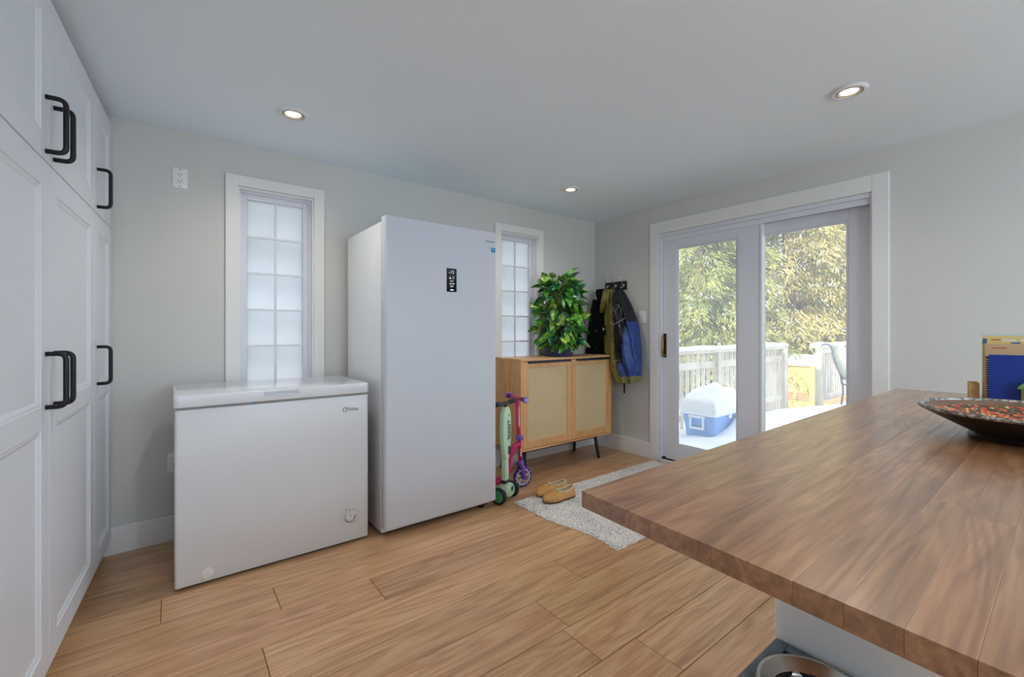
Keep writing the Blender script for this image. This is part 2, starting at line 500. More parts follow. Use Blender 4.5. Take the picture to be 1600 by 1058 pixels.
added_window('window_4', 'Y', -2.9, -.75, .95, 2.15, XR, XR + WT, 'added kitchen window in the patio door wall, unseen, for daylight')

# ------------------------------------------------------------------ sliding patio door
d = thing('door_1', 'white sliding patio door with two tall glass panels onto the snowy deck', 'patio door', kind='structure')
Y0, Y1 = DOOR[0], DOOR[1]
frame4('casing', Y0 - .078, Y1 + .09, 0, 2.20, .088, XR - .018, XR, m_trim, d, .003, bottom=False, wt=.108, along='Y')
frame4('door_frame', Y0, Y1, 0.0, 2.09, .022, XR - .004, XR + WT, m_vinyl, d, .002, wt=.03, along='Y')
boxes('head_track', [(XR + .012, XR + .075, Y0 + .022, Y1 - .022, 2.045, 2.06), (XR + .012, XR + .022, Y0 + .022, Y1 - .022, 2.02, 2.046)], m_vinyl, d, .001)
boxes('track_gap_shade', [(XR + .0775, XR + .115, Y0 + .022, 1.53, 2.036, 2.06)], m_gap_and_stop, d)  # solid black strip standing in for shade above the fixed panel
boxes('threshold', [(XR - .03, XR + WT, Y0 + .022, Y1 - .022, .0, .03), (XR + .065, XR + .075, Y0 + .022, Y1 - .022, .03, .045)], m_vinyl, d, .002)
def sash_panel(name, ya, yb, sl, sr, x0, x1, zt, zb, gz1, gz0):
    p = boxes(name, [(x0, x1, ya, ya + sr, zb, zt), (x0, x1, yb - sl, yb, zb, zt), (x0, x1, ya + sr, yb - sl, gz1, zt), (x0, x1, ya + sr, yb - sl, zb, gz0)], m_vinyl, d, .003)
    xm = (x0 + x1) / 2
    # stepped glazing bead round the glass
    a, b = ya + sr, yb - sl
    boxes('glazing_bead', [(x0 + .006, x0 + .018, a, a + .014, gz0, gz1), (x0 + .006, x0 + .018, b - .014, b, gz0, gz1), (x0 + .006, x0 + .018, a + .014, b - .014, gz1 - .014, gz1), (x0 + .006, x0 + .018, a + .014, b - .014, gz0, gz0 + .014)], m_vinyl, p, .002)
    boxes('glass_pane', [(xm - .003, xm + .003, a, b, gz0, gz1)], m_glass, p)
    return p
p1 = sash_panel('sliding_panel', 1.535, Y1 - .024, .140, .172, XR + .024, XR + .064, 2.045, .032, 1.945, .175)
boxes('edge_strip', [(XR + .018, XR + .068, 1.518, 1.534, .032, 2.045)], m_trim, p1, .002)
p2 = sash_panel('fixed_panel', Y0 + .024, 1.56, .022, .135, XR + .080, XR + .120, 2.034, .032, 1.95, .175)
m_brass = M('aged_brass', S(176, 146, 74), .3, metal=1, var=.12, vscale=40)
m_brass_d = M('dark_brass', S(70, 56, 34), .4, metal=.8)
hd = boxes('handle', [(XR + .016, XR + .024, 2.345, 2.375, .955, 1.175)], m_brass_d, p1, .003)
tube('grip', [(XR + .018, 2.36, .985), (XR - .012, 2.36, .992), (XR - .018, 2.36, 1.02), (XR - .018, 2.36, 1.11), (XR - .012, 2.36, 1.135), (XR + .018, 2.36, 1.142)], .0075, m_brass, hd)
lathe('thumb_latch', [(0, -.02), (.010, -.02), (.012, .0), (0, .0)], m_brass, hd, 14, 'X', (XR + .018, 2.36, .972))
boxes('door_stop', [(XR - .012, XR + .022, 2.352, 2.372, .032, .05)], m_gap_and_stop, p1, .003)

# ------------------------------------------------------------------ recessed ceiling lights
m_lens = emit('lamp_lens', (1, .86, .58, 1), 9.0)
m_ring = M('light_trim_white', S(232, 234, 238), .35)
m_cup = M('light_inner_cup', S(178, 172, 160), .3, metal=.3)
def pot(x, y, label, group='recessed ceiling lights'):
    t = thing('ceiling_light', label, 'ceiling light', (x, y, ZC), group=group)
    lathe('trim_ring', [(.052, -.004), (.056, -.012), (.066, -.011), (.076, -.0015), (.074, 0), (.052, 0)], m_ring, t, 36)
    lathe('gimbal', [(.0515, -.001), (.050, -.010), (.044, -.012), (.036, -.0055), (.036, -.001)], m_cup, t, 36)
    lathe('lens', [(0, -.0065), (.034, -.006), (.0355, -.0045), (0, -.0045)], m_lens, t, 28)
    ld = bpy.data.lights.new('lamp', 'SPOT'); ld.energy = POT_W * 4; ld.color = POT_C; ld.spot_size = R(150); ld.spot_blend = 1.0; ld.shadow_soft_size = .04
    lo = bpy.data.objects.new('lamp', ld); link(lo, t); lo.location = (0, 0, -.022)
pot(.503, 2.555, 'round recessed ceiling light above the chest freezer')
pot(2.555, 2.55, 'round recessed ceiling light nearest the room corner, above the sideboard')
pot(2.565, .694, 'round recessed ceiling light above the wooden counter')
pot(.503, .694, 'added unseen recessed light overhead beside the counter')  # this light and the next two are added, unseen, to light the room
pot(.503, -1.2, 'added unseen recessed light behind the viewer on the cabinet side')
pot(2.56, -1.2, 'added unseen recessed light behind the viewer on the patio side')

# glowing globes added unseen behind the viewer to brighten the room
def filler(x, y, label):
    t = thing('fill_globe', label, 'pendant lamp', (x, y, ZC), group='added globe lamps')
    lathe('canopy', [(0, 0), (.06, 0), (.055, -.02), (.012, -.028), (0, -.028)], m_ring, t, 28)
    tube('cord', [(0, 0, -.025), (0, 0, -.47)], .004, M('cord_black', S(26, 26, 28), .6), t, 6)
    lathe('socket', [(.0, -.43), (.022, -.435), (.03, -.48), (.03, -.50)], m_ring, t, 20)
    lathe('globe', [(.14 * math.sin(PI * k / 20) + 1e-4, -.62 + .14 * math.cos(PI * k / 20)) for k in range(21)], emit('fill_globe_glow', FILL_GLOBE_C, FILL_GLOBE), t, 36)
filler(1.05, -1.6, 'added unseen globe pendant lamp in the kitchen, cabinet side')
filler(2.5, -1.9, 'added unseen globe pendant lamp in the kitchen, patio side')

# ------------------------------------------------------------------ tall white cabinets
m_cab = M('cabinet_white', S(226, 229, 236), .42, spec=.4, var=.008, vscale=4)
m_black = M('matte_black_metal', S(22, 23, 27), .38, metal=.3, spec=.5)
CANG = -R(3.3)
CAX, CAY = -.262, 3.186
def cab_pt(s):      # s along the cabinet fronts from the back wall (negative = nearer)
    return CAX + math.sin(R(3.3)) * s, CAY + math.cos(R(3.3)) * s
# in cabinet-local axes: +y runs to the back wall, +x out of the fronts, front face of the doors at x = 0
def door_leaf(parent, y0, y1, z0, z1, rails, handle_y, hz0, hz1):
    g = .0016
    y0 += g; y1 -= g
    fw = .085
    zs = [z0] + [v for pr in rails for v in pr] + [z1]
    L = [(-.019, 0, y0, y0 + fw, z0, z1), (-.019, 0, y1 - fw, y1, z0, z1), (-.019, 0, y0 + fw, y1 - fw, z0, z0 + fw), (-.019, 0, y0 + fw, y1 - fw, z1 - fw, z1)]
    for a, b in rails: L.append((-.019, 0, y0 + fw, y1 - fw, a, b))
    dr = boxes('door', L, m_cab, parent, bevel=.0012)
    fields = []; lo = z0 + fw
    for a, b in rails: fields.append((lo, a)); lo = b
    fields.append((lo, z1 - fw))
    for a, b in fields:      # recessed panel with stepped moulding
        bm = bmesh.new()
        def ring(i, dep):
            return [bm.verts.new(p) for p in ((dep, y0 + fw + i, a + i), (dep, y1 - fw - i, a + i), (dep, y1 - fw - i, b - i), (dep, y0 + fw + i, b - i))]
        rs = [ring(-.0, -.0005), ring(.003, -.004), ring(.010, -.004), ring(.020, -.0095), ring(.023, -.0095)]
        for i in range(len(rs) - 1):
            for k2 in range(4): bm.faces.new((rs[i][k2], rs[i][(k2 + 1) % 4], rs[i + 1][(k2 + 1) % 4], rs[i + 1][k2]))
        bm.faces.new(rs[-1])
        back = ring(.0, -.018)
        for k2 in range(4): bm.faces.new((rs[0][k2], back[k2], back[(k2 + 1) % 4], rs[0][(k2 + 1) % 4]))
        bm.faces.new(back[::-1])
        bmesh.ops.recalc_face_normals(bm, faces=bm.faces)
        obj('panel', bm, m_cab, dr)
    pts = arc_pts([(-.001, handle_y, hz0), (.048, handle_y, hz0), (.048, handle_y, hz1), (-.001, handle_y, hz1)], .022, 6)
    bm = bmesh.new(); add_tube(bm, pts, .0078, 10); bmesh.ops.recalc_face_normals(bm, faces=bm.faces)
    obj('handle', bm, m_black, dr)
    return dr
def cabinet(label, s0, s1, doors, body_end):
    t = thing('tall_cabinet', label, 'cabinet', (CAX, CAY, 0), CANG, 'tall white cabinets')
    boxes('body', [(-.60, -.021, s0 + .001, body_end, .09, 2.31)], m_cab, t, .001)
    boxes('plinth', [(-.58, -.07, s0 + .001, body_end, .0, .09)], m_cab, t)
    for (a, b, h) in doors:
        door_leaf(t, a, b, .085, 1.748, [(.882, .958)], h, .952, 1.125)
        door_leaf(t, a, b, 1.752, 2.305, [], h, 1.782, 1.958)
    return t
cabinet('wide tall white panelled cabinet with paired black handles, at the picture edge', -1.775, -.414, [(-1.775, -1.093, -1.136), (-1.093, -.414, -1.048)], -.4145)
c3 = cabinet('slim tall white panelled cabinet against the window wall', -.414, -.002, [(-.414, -.004, -.362)], -.045)

# ------------------------------------------------------------------ outlets and switch
m_plate = M('outlet_white', S(238, 238, 238), .35)
m_slot = M('outlet_slot', S(40, 40, 42), .6)
def outlet(label, cx, cz, w=.072, h=.115):
    t = thing('wall_outlet', label, 'outlet', (cx, YB, cz), group='wall outlets')
    boxes('plate', [(-w / 2, w / 2, -.006, 0, -h / 2, h / 2)], m_plate, t, .003, 2)
    rc = boxes('receptacle', [(-.017, .017, -.009, -.005, -.034, .034)], m_plate, t, .002)
    for dz in (-.018, .018):
        boxes('slots', [(-.008, -.0055, -.0096, -.0085, dz - .002, dz + .007), (.0055, .008, -.0096, -.0085, dz - .002, dz + .007), (-.0022, .0022, -.0096, -.0085, dz - .010, dz - .006)], m_slot, rc)
    for dz in (-.048, .048):
        lathe('screw', [(0, -.0075), (.003, -.007), (.003, -.005)], m_slot, t, 10, 'Y', (0, 0, dz))
outlet('white wall outlet high on the wall beside the left window', .031, 2.081)
outlet('white wall outlet low on the wall beside the chest freezer', .010, .446)
t = thing('light_switch', 'white light switch between the hanging jackets and the patio door', 'switch', (XR, 2.59, 1.33))
boxes('plate', [(-.006, 0, -.04, .04, -.06, .06)], m_plate, t, .003, 2)
rk = boxes('rocker', [(-.010, -.005, -.017, .017, -.033, .033)], m_plate, t, .002)

# ------------------------------------------------------------------ chest freezer
m_appl = M('appliance_white', S(224, 224, 226), .28, spec=.5, var=.006, vscale=3)
m_appl_side = M('appliance_white_gloss', S(236, 239, 243), .09, spec=.5)
m_grey = M('logo_grey', S(126, 130, 134), .35, metal=.4)
m_gasket = M('gasket_grey', S(150, 148, 146), .7)
m_rub_shade = M('black_rubber_and_shade', S(20, 20, 22), .7)  # real rubber, and the painted shade under both freezers
m_bluesticker = M('blue_sticker', S(48, 140, 196), .5)
CX0, CX1, CYF, CYK = .004, .899, 2.538, 3.10
t = thing('chest_freezer', 'low white chest freezer standing under the left window', 'freezer', (0, 0, 0))
prism('body', rrect(CX0, CX1, CYF, CYK, .012), .014, .832, 'Z', m_appl, t, .003)
boxes('base_gap_shade', [(CX0 + .02, CX1 - .02, CYF + .02, CYK - .02, .004, .016)], m_rub_shade, t)  # black slab painting the shade beneath the chest
boxes('gasket', [(CX0 + .008, CX1 - .008, CYF + .008, CYK - .008, .830, .846)], m_gasket, t)
lid = prism('lid', rrect(CX0 - .004, CX1 + .004, CYF - .004, CYK + .004, .02), .843, .899, 'Z', m_appl_side, t, .006, 3)
boxes('lid_handle', [(.365, .53, CYF - .0065, CYF - .002, .873, .892)], M('handle_pale_grey', S(206, 210, 222), .3), lid, .002)
boxes('lid_handle_lip', [(.365, .53, CYF - .011, CYF - .003, .869, .8735)], m_appl_side, lid, .0015)
for b_ in ((.305, .33, CYF - .0055, CYF - .004, .8405, .8445), (.215, .235, CYF - .0055, CYF - .004, .8405, .844)): boxes('protective_tape', [b_], m_bluesticker, lid)
# logo: ring swirl and word
bm = bmesh.new(); pts = [(.768 + .0135 * math.cos(a), CYF - .0012, .757 + .0135 * math.sin(a)) for a in [R(30 + 300 * k / 24) for k in range(25)]]
add_tube(bm, pts, [.0008 + .0012 * math.sin(PI * k / 24) for k in range(25)], 6)
lg = obj('logo', bm, m_grey, t)
text('logo_word', 'Midea', .030, m_grey, lg, (.768, CYF - .001, .757), (1, 0, 0), (0, 0, 1))
dl = lathe('thermostat_dial', [(0, -.014), (.022, -.013), (.024, 0)], m_appl, t, 28, 'Y', (.792, CYF, .150))
bm = bmesh.new(); add_tube(bm, [(.792 + .029 * math.cos(a), CYF - .0008, .150 + .029 * math.sin(a)) for a in [R(150 + 210 * k / 20) for k in range(21)]], [.0006 + .0022 * k / 20 for k in range(21)], 5)
obj('dial_scale', bm, M('dial_ink', S(60, 62, 66), .5), dl)
boxes('dial_pointer', [(.7905, .7935, CYF - .0155, CYF - .013, .153, .170)], m_gasket, dl)
bm = bmesh.new()
poly = [(.792 + .048 * math.cos(a) + .012 * math.cos(3 * a), .150 + .048 * math.sin(a) + .012 * math.sin(3 * a + .5)) for a in [2 * PI * k / 24 for k in range(24)]]
bm.faces.new([bm.verts.new((a, CYF - .0004, b)) for a, b in poly]); obj('dial_label', bm, M('clear_label', S(216, 215, 214), .2), dl)
for ddx in (-.02, 0, .02): boxes('dial_tick', [(.792 + ddx - .004, .792 + ddx + .004, CYF - .0011, CYF - .0003, .186, .192)], m_gasket, dl)
lathe('drain_plug', [(0, -.012), (.017, -.012), (.019, -.007), (.026, -.006), (.027, 0)], M('plug_white', S(236, 232, 224), .35), t, 28, 'Y', (.128, CYF, .052))
for x, y in ((CX0 + .05, CYF + .05), (CX1 - .05, CYF + .05), (CX0 + .05, CYK - .05), (CX1 - .05, CYK - .05)):
    lathe('foot', [(0, 0), (.016, 0), (.016, .014), (0, .014)], m_rub_shade, t, 14, 'Z', (x, y, 0))

# ------------------------------------------------------------------ upright freezer
FX0, FX1, FYD, FYB, FYK = .957, 1.735, 2.432, 2.502, 3.13
m_up = M('upright_door_white', S(214, 219, 228), .42, spec=.5, var=.006, vscale=3)
t = thing('upright_freezer', 'tall white upright freezer with black control display on the door', 'freezer')
prism('body', rrect(FX0 + .004, FX1 - .004, FYB, FYK, .008), .02, 1.838, 'Z', m_appl_side, t, .003)
boxes('door_gasket', [(FX0 + .012, FX1 - .012, FYB - .012, FYB + .001, .07, 1.835)], m_gasket, t)
# door: rounded front edges
poly = [(FX0, FYB - .010), (FX0, FYD + .018)] + [(FX0 + .018 - .018 * math.cos(R(a)), FYD + .018 - .018 * math.sin(R(a))) for a in (18, 36, 54, 72, 90)] + \
       [(FX1 - .018 + .018 * math.sin(R(a)), FYD + .018 - .018 * math.cos(R(a))) for a in (0, 18, 36, 54, 72)] + [(FX1, FYD + .018), (FX1, FYB - .010)]
dr = prism('door', poly, .058, 1.862, 'Z', m_up, t, .004, 2)
boxes('grip_recess', [(FX0 - .0012, FX0 + .003, FYD + .026, FYD + .046, 1.055, 1.365)], M('grip_shade', S(196, 198, 206), .4), dr, .0005)
boxes('grip_trim', [(FX0 - .003, FX0 + .002, FYD + .046, FYD + .0505, 1.05, 1.37), (FX0 - .003, FX0 + .002, FYD + .022, FYD + .026, 1.05, 1.37)], m_appl_side, dr, .0008)
boxes('top_hinge_cover', [(FX1 - .14, FX1 - .02, FYB - .04, FYB + .12, 1.838, 1.856)], m_appl_side, t, .004, 2)
dp = boxes('display', [(1.352, 1.424, FYD - .0016, FYD + .001, 1.444, 1.592)], M('display_glass', S(8, 9, 12), .12), dr, .0012)
m_led = emit('display_white', (.85, .9, 1, 1), .9)
m_led2 = emit('display_dim', (.6, .62, .66, 1), .45)
YT = FYD - .0018
text('digits', '-15', .030, m_led2, dp, (1.406, YT, 1.567), (1, 0, 0), (0, 0, 1), extrude=.0003, align='RIGHT')
for x_, zz, w_, h_, mm in ((1.377, 1.541, .004, .004, m_led2), (1.400, 1.541, .012, .003, m_led2), (1.377, 1.530, .012, .005, m_led), (1.400, 1.530, .010, .004, m_led2),
                         (1.388, 1.513, .022, .009, m_led2), (1.377, 1.496, .005, .006, m_led), (1.390, 1.496, .008, .005, m_led2), (1.402, 1.496, .005, .006, m_led),
                         (1.382, 1.480, .009, .010, m_led2), (1.394, 1.480, .009, .010, m_led2), (1.389, 1.457, .022, .005, m_led)):
    if h_ > .007:
        frame4('indicator', x_ - w_ / 2, x_ + w_ / 2, zz - h_ / 2, zz + h_ / 2, .0018, YT - .0002, YT + .0002, mm, dp, 0)
    else:
        boxes('indicator', [(x_ - w_ / 2, x_ + w_ / 2, YT - .0002, YT + .0002, zz - h_ / 2, zz + h_ / 2)], mm, dp)
text('brand_word', 'Hisense', .024, m_grey, dr, (1.644, FYD - .0008, 1.797), (1, 0, 0), (0, 0, 1), extrude=.0004)
es = boxes('energy_sticker', [(1.690, 1.724, FYD - .0012, FYD, 1.727, 1.757)], m_bluesticker, dr)
boxes('sticker_mark', [(1.712, 1.722, FYD - .0016, FYD - .001, 1.740, 1.743), (1.700, 1.709, FYD - .0016, FYD - .001, 1.746, 1.750)], M('sticker_white', S(220, 232, 240), .5), es)
for x, y in ((FX0 + .07, FYB + .05), (FX1 - .07, FYB + .02), (FX0 + .07, FYK - .06), (FX1 - .07, FYK - .06)):
    lathe('foot', [(0, 0), (.022, 0), (.022, .018), (.012, .022), (0, .022)], m_rub_shade, t, 16, 'Z', (x, y, 0))
boxes('kick_gap_shade', [(FX0 + .02, FX1 - .02, FYB + .012, FYK - .02, .012, .022)], m_rub_shade, t)  # black slab in place of the shade below the upright body

# ------------------------------------------------------------------ rattan sideboard
m_sb = wood('sideboard_oak', S(202, 142, 88), S(228, 170, 112), S(238, 188, 134), along=(9, 9, 1.2), rough=.42, valvar=.03, huevar=.004, fine=(160, 160, 5), finemix=.4, dist=.8, bump=.03)
m_sbx = wood('sideboard_oak_top', S(206, 148, 96), S(230, 174, 120), S(240, 192, 142), along=(1.2, 9, 9), rough=.4, valvar=.03, huevar=.004, fine=(5, 160, 160), finemix=.4, dist=.8, bump=.03)
m_navy = M('navy_black_metal', S(34, 42, 56), .4, metal=.2)
m_cane = M('cane_webbing', S(250, 226, 180), .6, var=.08, vscale=60)
m_inside = M('sideboard_inside', S(224, 188, 138), .8)
SX0, SX1, SYF, SYK, SZ0, SZ1 = 2.232, 3.345, 2.79, 3.168, .212, .968
t = thing('sideboard', 'wooden sideboard with two woven cane doors on dark metal legs', 'sideboard', ((SX0 + SX1) / 2, (SYF + SYK) / 2, 0))
ox, oy = -(SX0 + SX1) / 2, -(SYF + SYK) / 2
bx = lambda n, a, b, c, d_, e, f, m, p=None, bv=.0015: box(n, a + ox, b + ox, c + oy, d_ + oy, e, f, m, p or t, bv)
bx('top', SX0 - .002, SX1 + .002, SYF - .004, SYK, SZ1 - .018, SZ1, m_sbx)
bx('side_panel', SX0, SX0 + .020, SYF, SYK, SZ0, SZ1 - .018, m_sb)
bx('side_panel', SX1 - .020, SX1, SYF, SYK, SZ0, SZ1 - .018, m_sb)
bx('bottom_panel', SX0 + .02, SX1 - .02, SYF, SYK, SZ0, SZ0 + .018, m_sbx)
bx('back_panel', SX0 + .02, SX1 - .02, SYK - .008, SYK, SZ0 + .018, SZ1 - .018, m_inside)
xm = (SX0 + SX1) / 2 + .02
def cane_door(a, b):
    z0, z1 = SZ0 + .021, SZ1 - .022
    fs, ft, fb = .052, .052, .062
    L = [(a, a + fs, z0, z1), (b - fs, b, z0, z1), (a + fs, b - fs, z1 - ft, z1), (a + fs, b - fs, z0, z0 + fb)]
    dr = boxes('door', [(p + ox, q + ox, SYF + oy - .0, SYF + .020 + oy, r0, r1) for p, q, r0, r1 in L], m_sb, t, .0025)
    # bevelled inner lip
    ga, gb, gz0, gz1 = a + fs, b - fs, z0 + fb, z1 - ft
    bm = bmesh.new(); cell = .0135
    n = int((gb - ga) / cell); cw = (gb - ga) / n
    for i in range(n + 1):
        x = ga + i * cw
        add_box(bm, x - .0033 + ox, x - .0008 + ox, SYF + .006 + oy, SYF + .0085 + oy, gz0, gz1)
        add_box(bm, x + .0008 + ox, x + .0033 + ox, SYF + .006 + oy, SYF + .0085 + oy, gz0, gz1)
    n = int((gz1 - gz0) / cell); ch = (gz1 - gz0) / n
    for i in range(n + 1):
        z = gz0 + i * ch
        add_box(bm, ga + ox, gb + ox, SYF + .0078 + oy, SYF + .010 + oy, z - .0033, z - .0008)
        add_box(bm, ga + ox, gb + ox, SYF + .0078 + oy, SYF + .010 + oy, z + .0008, z + .0033)
    cn = obj('cane_panel', bm, m_cane, dr); cn['kind'] = 'stuff'
    boxes('panel_backing', [(ga + ox, gb + ox, SYF + .013 + oy, SYF + .016 + oy, gz0, gz1)], m_inside, dr)
    hb = boxes('handle', [(a + .055 + ox, b - .012 + ox, SYF - .014 + oy, SYF + .002 + oy, z1 - .016, z1 + .002)], m_navy, dr, .002)
    return dr
cane_door(SX0 + .021, xm - .0015); cane_door(xm + .0015, SX1 - .021)
for x in (2.305, 3.165):
    for (yf, sy) in ((SYF + .045, -1), (SYK - .07, 1)):
        sx = -1 if x < 2.8 else 1
        bm = bmesh.new(); add_tube(bm, [(x + ox, yf + oy, SZ0 - .002), (x + sx * .018 + ox, yf + sy * .03 + oy, 0)], [.018, .013], 12)
        bmesh.ops.recalc_face_normals(bm, faces=bm.faces); obj('leg', bm, m_navy, t)
for yf in (SYF + .045, SYK - .07): bx('leg_rail', 2.30, 3.17, yf - .01, yf + .01, SZ0 - .02, SZ0, m_navy)

# ------------------------------------------------------------------ island, wooden counter
m_isl = M('island_paint', S(230, 232, 234), .5, spec=.35, var=.01, vscale=4)
t = thing('kitchen_island', 'grey white island base under the wooden counter', 'island', (0, 0, 0))
boxes('side_panel', [(1.33, 1.348, -.30, .53, 0, .874)], m_isl, t, .002)
boxes('body', [(1.348, 2.80, -.30, .512, .0, .874)], m_isl, t, .001)
boxes('back_panel', [(1.348, 2.80, .512, .53, 0, .874)], m_isl, t, .002)
m_top = wood('walnut_stave', S(122, 80, 50), S(156, 108, 70), S(182, 134, 94), along=(2.2, 22, 22), rough=.28, spec=1.0, valvar=.10, huevar=.005, coat=.7, fine=(8, 230, 230), finemix=.34, dist=1.8, bump=.01, rings=((1.3, 13, 13), 60.0, .5, .11))
TX0, TX1, TY1, TZ0, TZ1 = .585, 2.888, .556, .882, .911
t = thing('wooden_countertop', 'thick butcher block counter of brown walnut staves in the foreground', 'countertop', (TX0, TY1, TZ1), R(.7))
rs = random.Random(11)
SWD = .0497
SH = math.tan(R(3.6))        # the near end of the counter is cut slightly out of square
TL = TX1 - TX0
def stave(x0a, x0b, x1, y0, y1):
    cx, cy = (x0a + x1) / 2, (y0 + y1) / 2
    g = .0001; zb = TZ0 - TZ1
    bm = bmesh.new()
    q = [(x0a + g, y0 + g), (x1 - g, y0 + g), (x1 - g, y1 - g), (x0b + g, y1 - g)]
    lo = [bm.verts.new((x - cx, y - cy, zb)) for x, y in q]; hi = [bm.verts.new((x - cx, y - cy, 0)) for x, y in q]
    bm.faces.new(lo[::-1]); bm.faces.new(hi)
    for k in range(4): bm.faces.new((lo[k], lo[(k + 1) % 4], hi[(k + 1) % 4], hi[k]))
    bmesh.ops.bevel(bm, geom=list(bm.edges), offset=.0003, segments=1, affect='EDGES')
    obj('stave', bm, m_top, t, (cx, cy, 0))
for i in range(19):
    y1, y0 = -i * SWD, -(i + 1) * SWD
    xa, xb = y0 * SH, y1 * SH
    x = xa - rs.uniform(.02, .5); first = True
    while x < TL - 1e-6:
        e = x + rs.uniform(.55, 1.05)
        if TL - e < .15: e = TL
        if e > xb + .05:
            stave(xa if first else x, xb if first else x, e, y0, y1); first = False
        x = e

# ------------------------------------------------------------------ decorated bowl on the counter
def mosaic():
    m = bpy.data.materials.new('mosaic_glaze'); m.use_nodes = True
    nt = m.node_tree; L = nt.links.new; p = nt.nodes['Principled BSDF']
    p.inputs['Roughness'].default_value = .3
    tc = nt.nodes.new('ShaderNodeTexCoord')
    v = nt.nodes.new('ShaderNodeTexVoronoi'); v.inputs['Scale'].default_value = 95; L(tc.outputs['Object'], v.inputs['Vector'])
    sep = nt.nodes.new('ShaderNodeSeparateColor'); L(v.outputs['Color'], sep.inputs[0])
    cr = nt.nodes.new('ShaderNodeValToRGB'); cr.color_ramp.interpolation = 'CONSTANT'
    cols = [(0, S(120, 40, 24)), (.16, S(205, 70, 40)), (.36, S(92, 96, 60)), (.50, S(224, 104, 56)), (.66, S(70, 60, 50)), (.76, S(232, 150, 84)), (.90, S(214, 196, 130))]
    cr.color_ramp.elements[0].color = cols[0][1]; cr.color_ramp.elements[1].position = cols[1][0]; cr.color_ramp.elements[1].color = cols[1][1]
    for q, c in cols[2:]:
        e = cr.color_ramp.elements.new(q); e.color = c
    L(sep.outputs[0], cr.inputs[0])
    v2 = nt.nodes.new('ShaderNodeTexVoronoi'); v2.feature = 'DISTANCE_TO_EDGE'; v2.inputs['Scale'].default_value = 95; L(tc.outputs['Object'], v2.inputs['Vector'])
    lt = nt.nodes.new('ShaderNodeMath'); lt.operation = 'LESS_THAN'; lt.inputs[1].default_value = .06; L(v2.outputs['Distance'], lt.inputs[0])
    mx = nt.nodes.new('ShaderNodeMix'); mx.data_type = 'RGBA'; L(lt.outputs[0], mx.inputs[0]); L(cr.outputs[0], mx.inputs[6]); mx.inputs[7].default_value = S(58, 44, 34)
    L(mx.outputs[2], p.inputs['Base Color'])
    return m
def chipped_rim():
    m = bpy.data.materials.new('worn_rim'); m.use_nodes = True
    nt = m.node_tree; L = nt.links.new; p = nt.nodes['Principled BSDF']; p.inputs['Roughness'].default_value = .5
    tc = nt.nodes.new('ShaderNodeTexCoord'); n = nt.nodes.new('ShaderNodeTexNoise'); n.inputs['Scale'].default_value = 75; n.inputs['Detail'].default_value = 6; n.inputs['Roughness'].default_value = .75; L(tc.outputs['Object'], n.inputs[0])
    cr = nt.nodes.new('ShaderNodeValToRGB'); cr.color_ramp.elements[0].position = .46; cr.color_ramp.elements[0].color = S(92, 84, 80); cr.color_ramp.elements[1].position = .60; cr.color_ramp.elements[1].color = S(206, 202, 196)
    L(n.outputs['Fac'], cr.inputs[0]); L(cr.outputs[0], p.inputs['Base Color']); return m
t = thing('decorative_bowl', 'wide shallow dark bowl with orange mosaic inside on the wooden counter', 'bowl', (1.798, .087, TZ1))
m_bowl = M('bowl_dark', S(40, 28, 24), .35, var=.2, vscale=20)
lathe('shell', [(0, .0), (.118, .0), (.122, .004), (.116, .012), (.150, .030), (.196, .055), (.221, .069)], m_bowl, t, 72)
lathe('rim', [(.221, .069), (.226, .074), (.224, .080), (.217, .079), (.213, .074)], chipped_rim(), t, 72)
lathe('inner_glaze', [(0, .0185), (.05, .019), (.10, .025), (.155, .046), (.190, .063)], mosaic(), t, 72)
lathe('inner_band', [(.190, .063), (.202, .069), (.213, .074)], M('bowl_brown_band', S(112, 84, 62), .4, var=.25, vscale=40), t, 72)

# ------------------------------------------------------------------ books and papers at the far end of the counter
m_pages = M('paper_pages', S(232, 226, 208), .8)
Z = TZ1
t = thing('blue_book', 'plain royal blue hardcover book standing on the counter end', 'book', (2.655, .148, Z))
m_bblue = M('book_blue', S(20, 56, 150), .6, var=.06, vscale=200)
boxes('front_cover', [(-.012, -.0095, -.10, .098, 0, .192)], m_bblue, t, .0008); boxes('back_cover', [(.0095, .012, -.10, .098, 0, .192)], m_bblue, t, .0008)
boxes('spine', [(-.012, .012, -.1025, -.0995, 0, .192)], m_bblue, t, .0008); boxes('pages', [(-.0095, .0095, -.099, .095, .003, .189)], m_pages, t)
t = thing('spiral_notebook', 'black covered spiral notebook standing behind the blue book', 'notebook', (2.690, .150, Z))
boxes('cover', [(-.006, -.004, -.10, .106, 0, .184)], M('notebook_black', S(36, 30, 34), .5), t, .0005)
boxes('pages', [(-.004, .005, -.10, .104, .002, .182)], m_pages, t)
boxes('back_cover', [(.005, .007, -.10, .110, 0, .184)], M('notebook_mauve', S(150, 126, 130), .6), t, .0005)
m_wire = M('white_wire', S(226, 228, 232), .3, metal=.3)
for i in range(17):
    zz = .014 + i * .0098
    bm = bmesh.new(); add_tube(bm, [(-.0012 + .0075 * math.cos(a), .103 + .006 * math.sin(a), zz) for a in [2 * PI * q / 12 for q in range(13)]], .0013, 5, cap=False); obj('coil_ring', bm, m_wire, t)
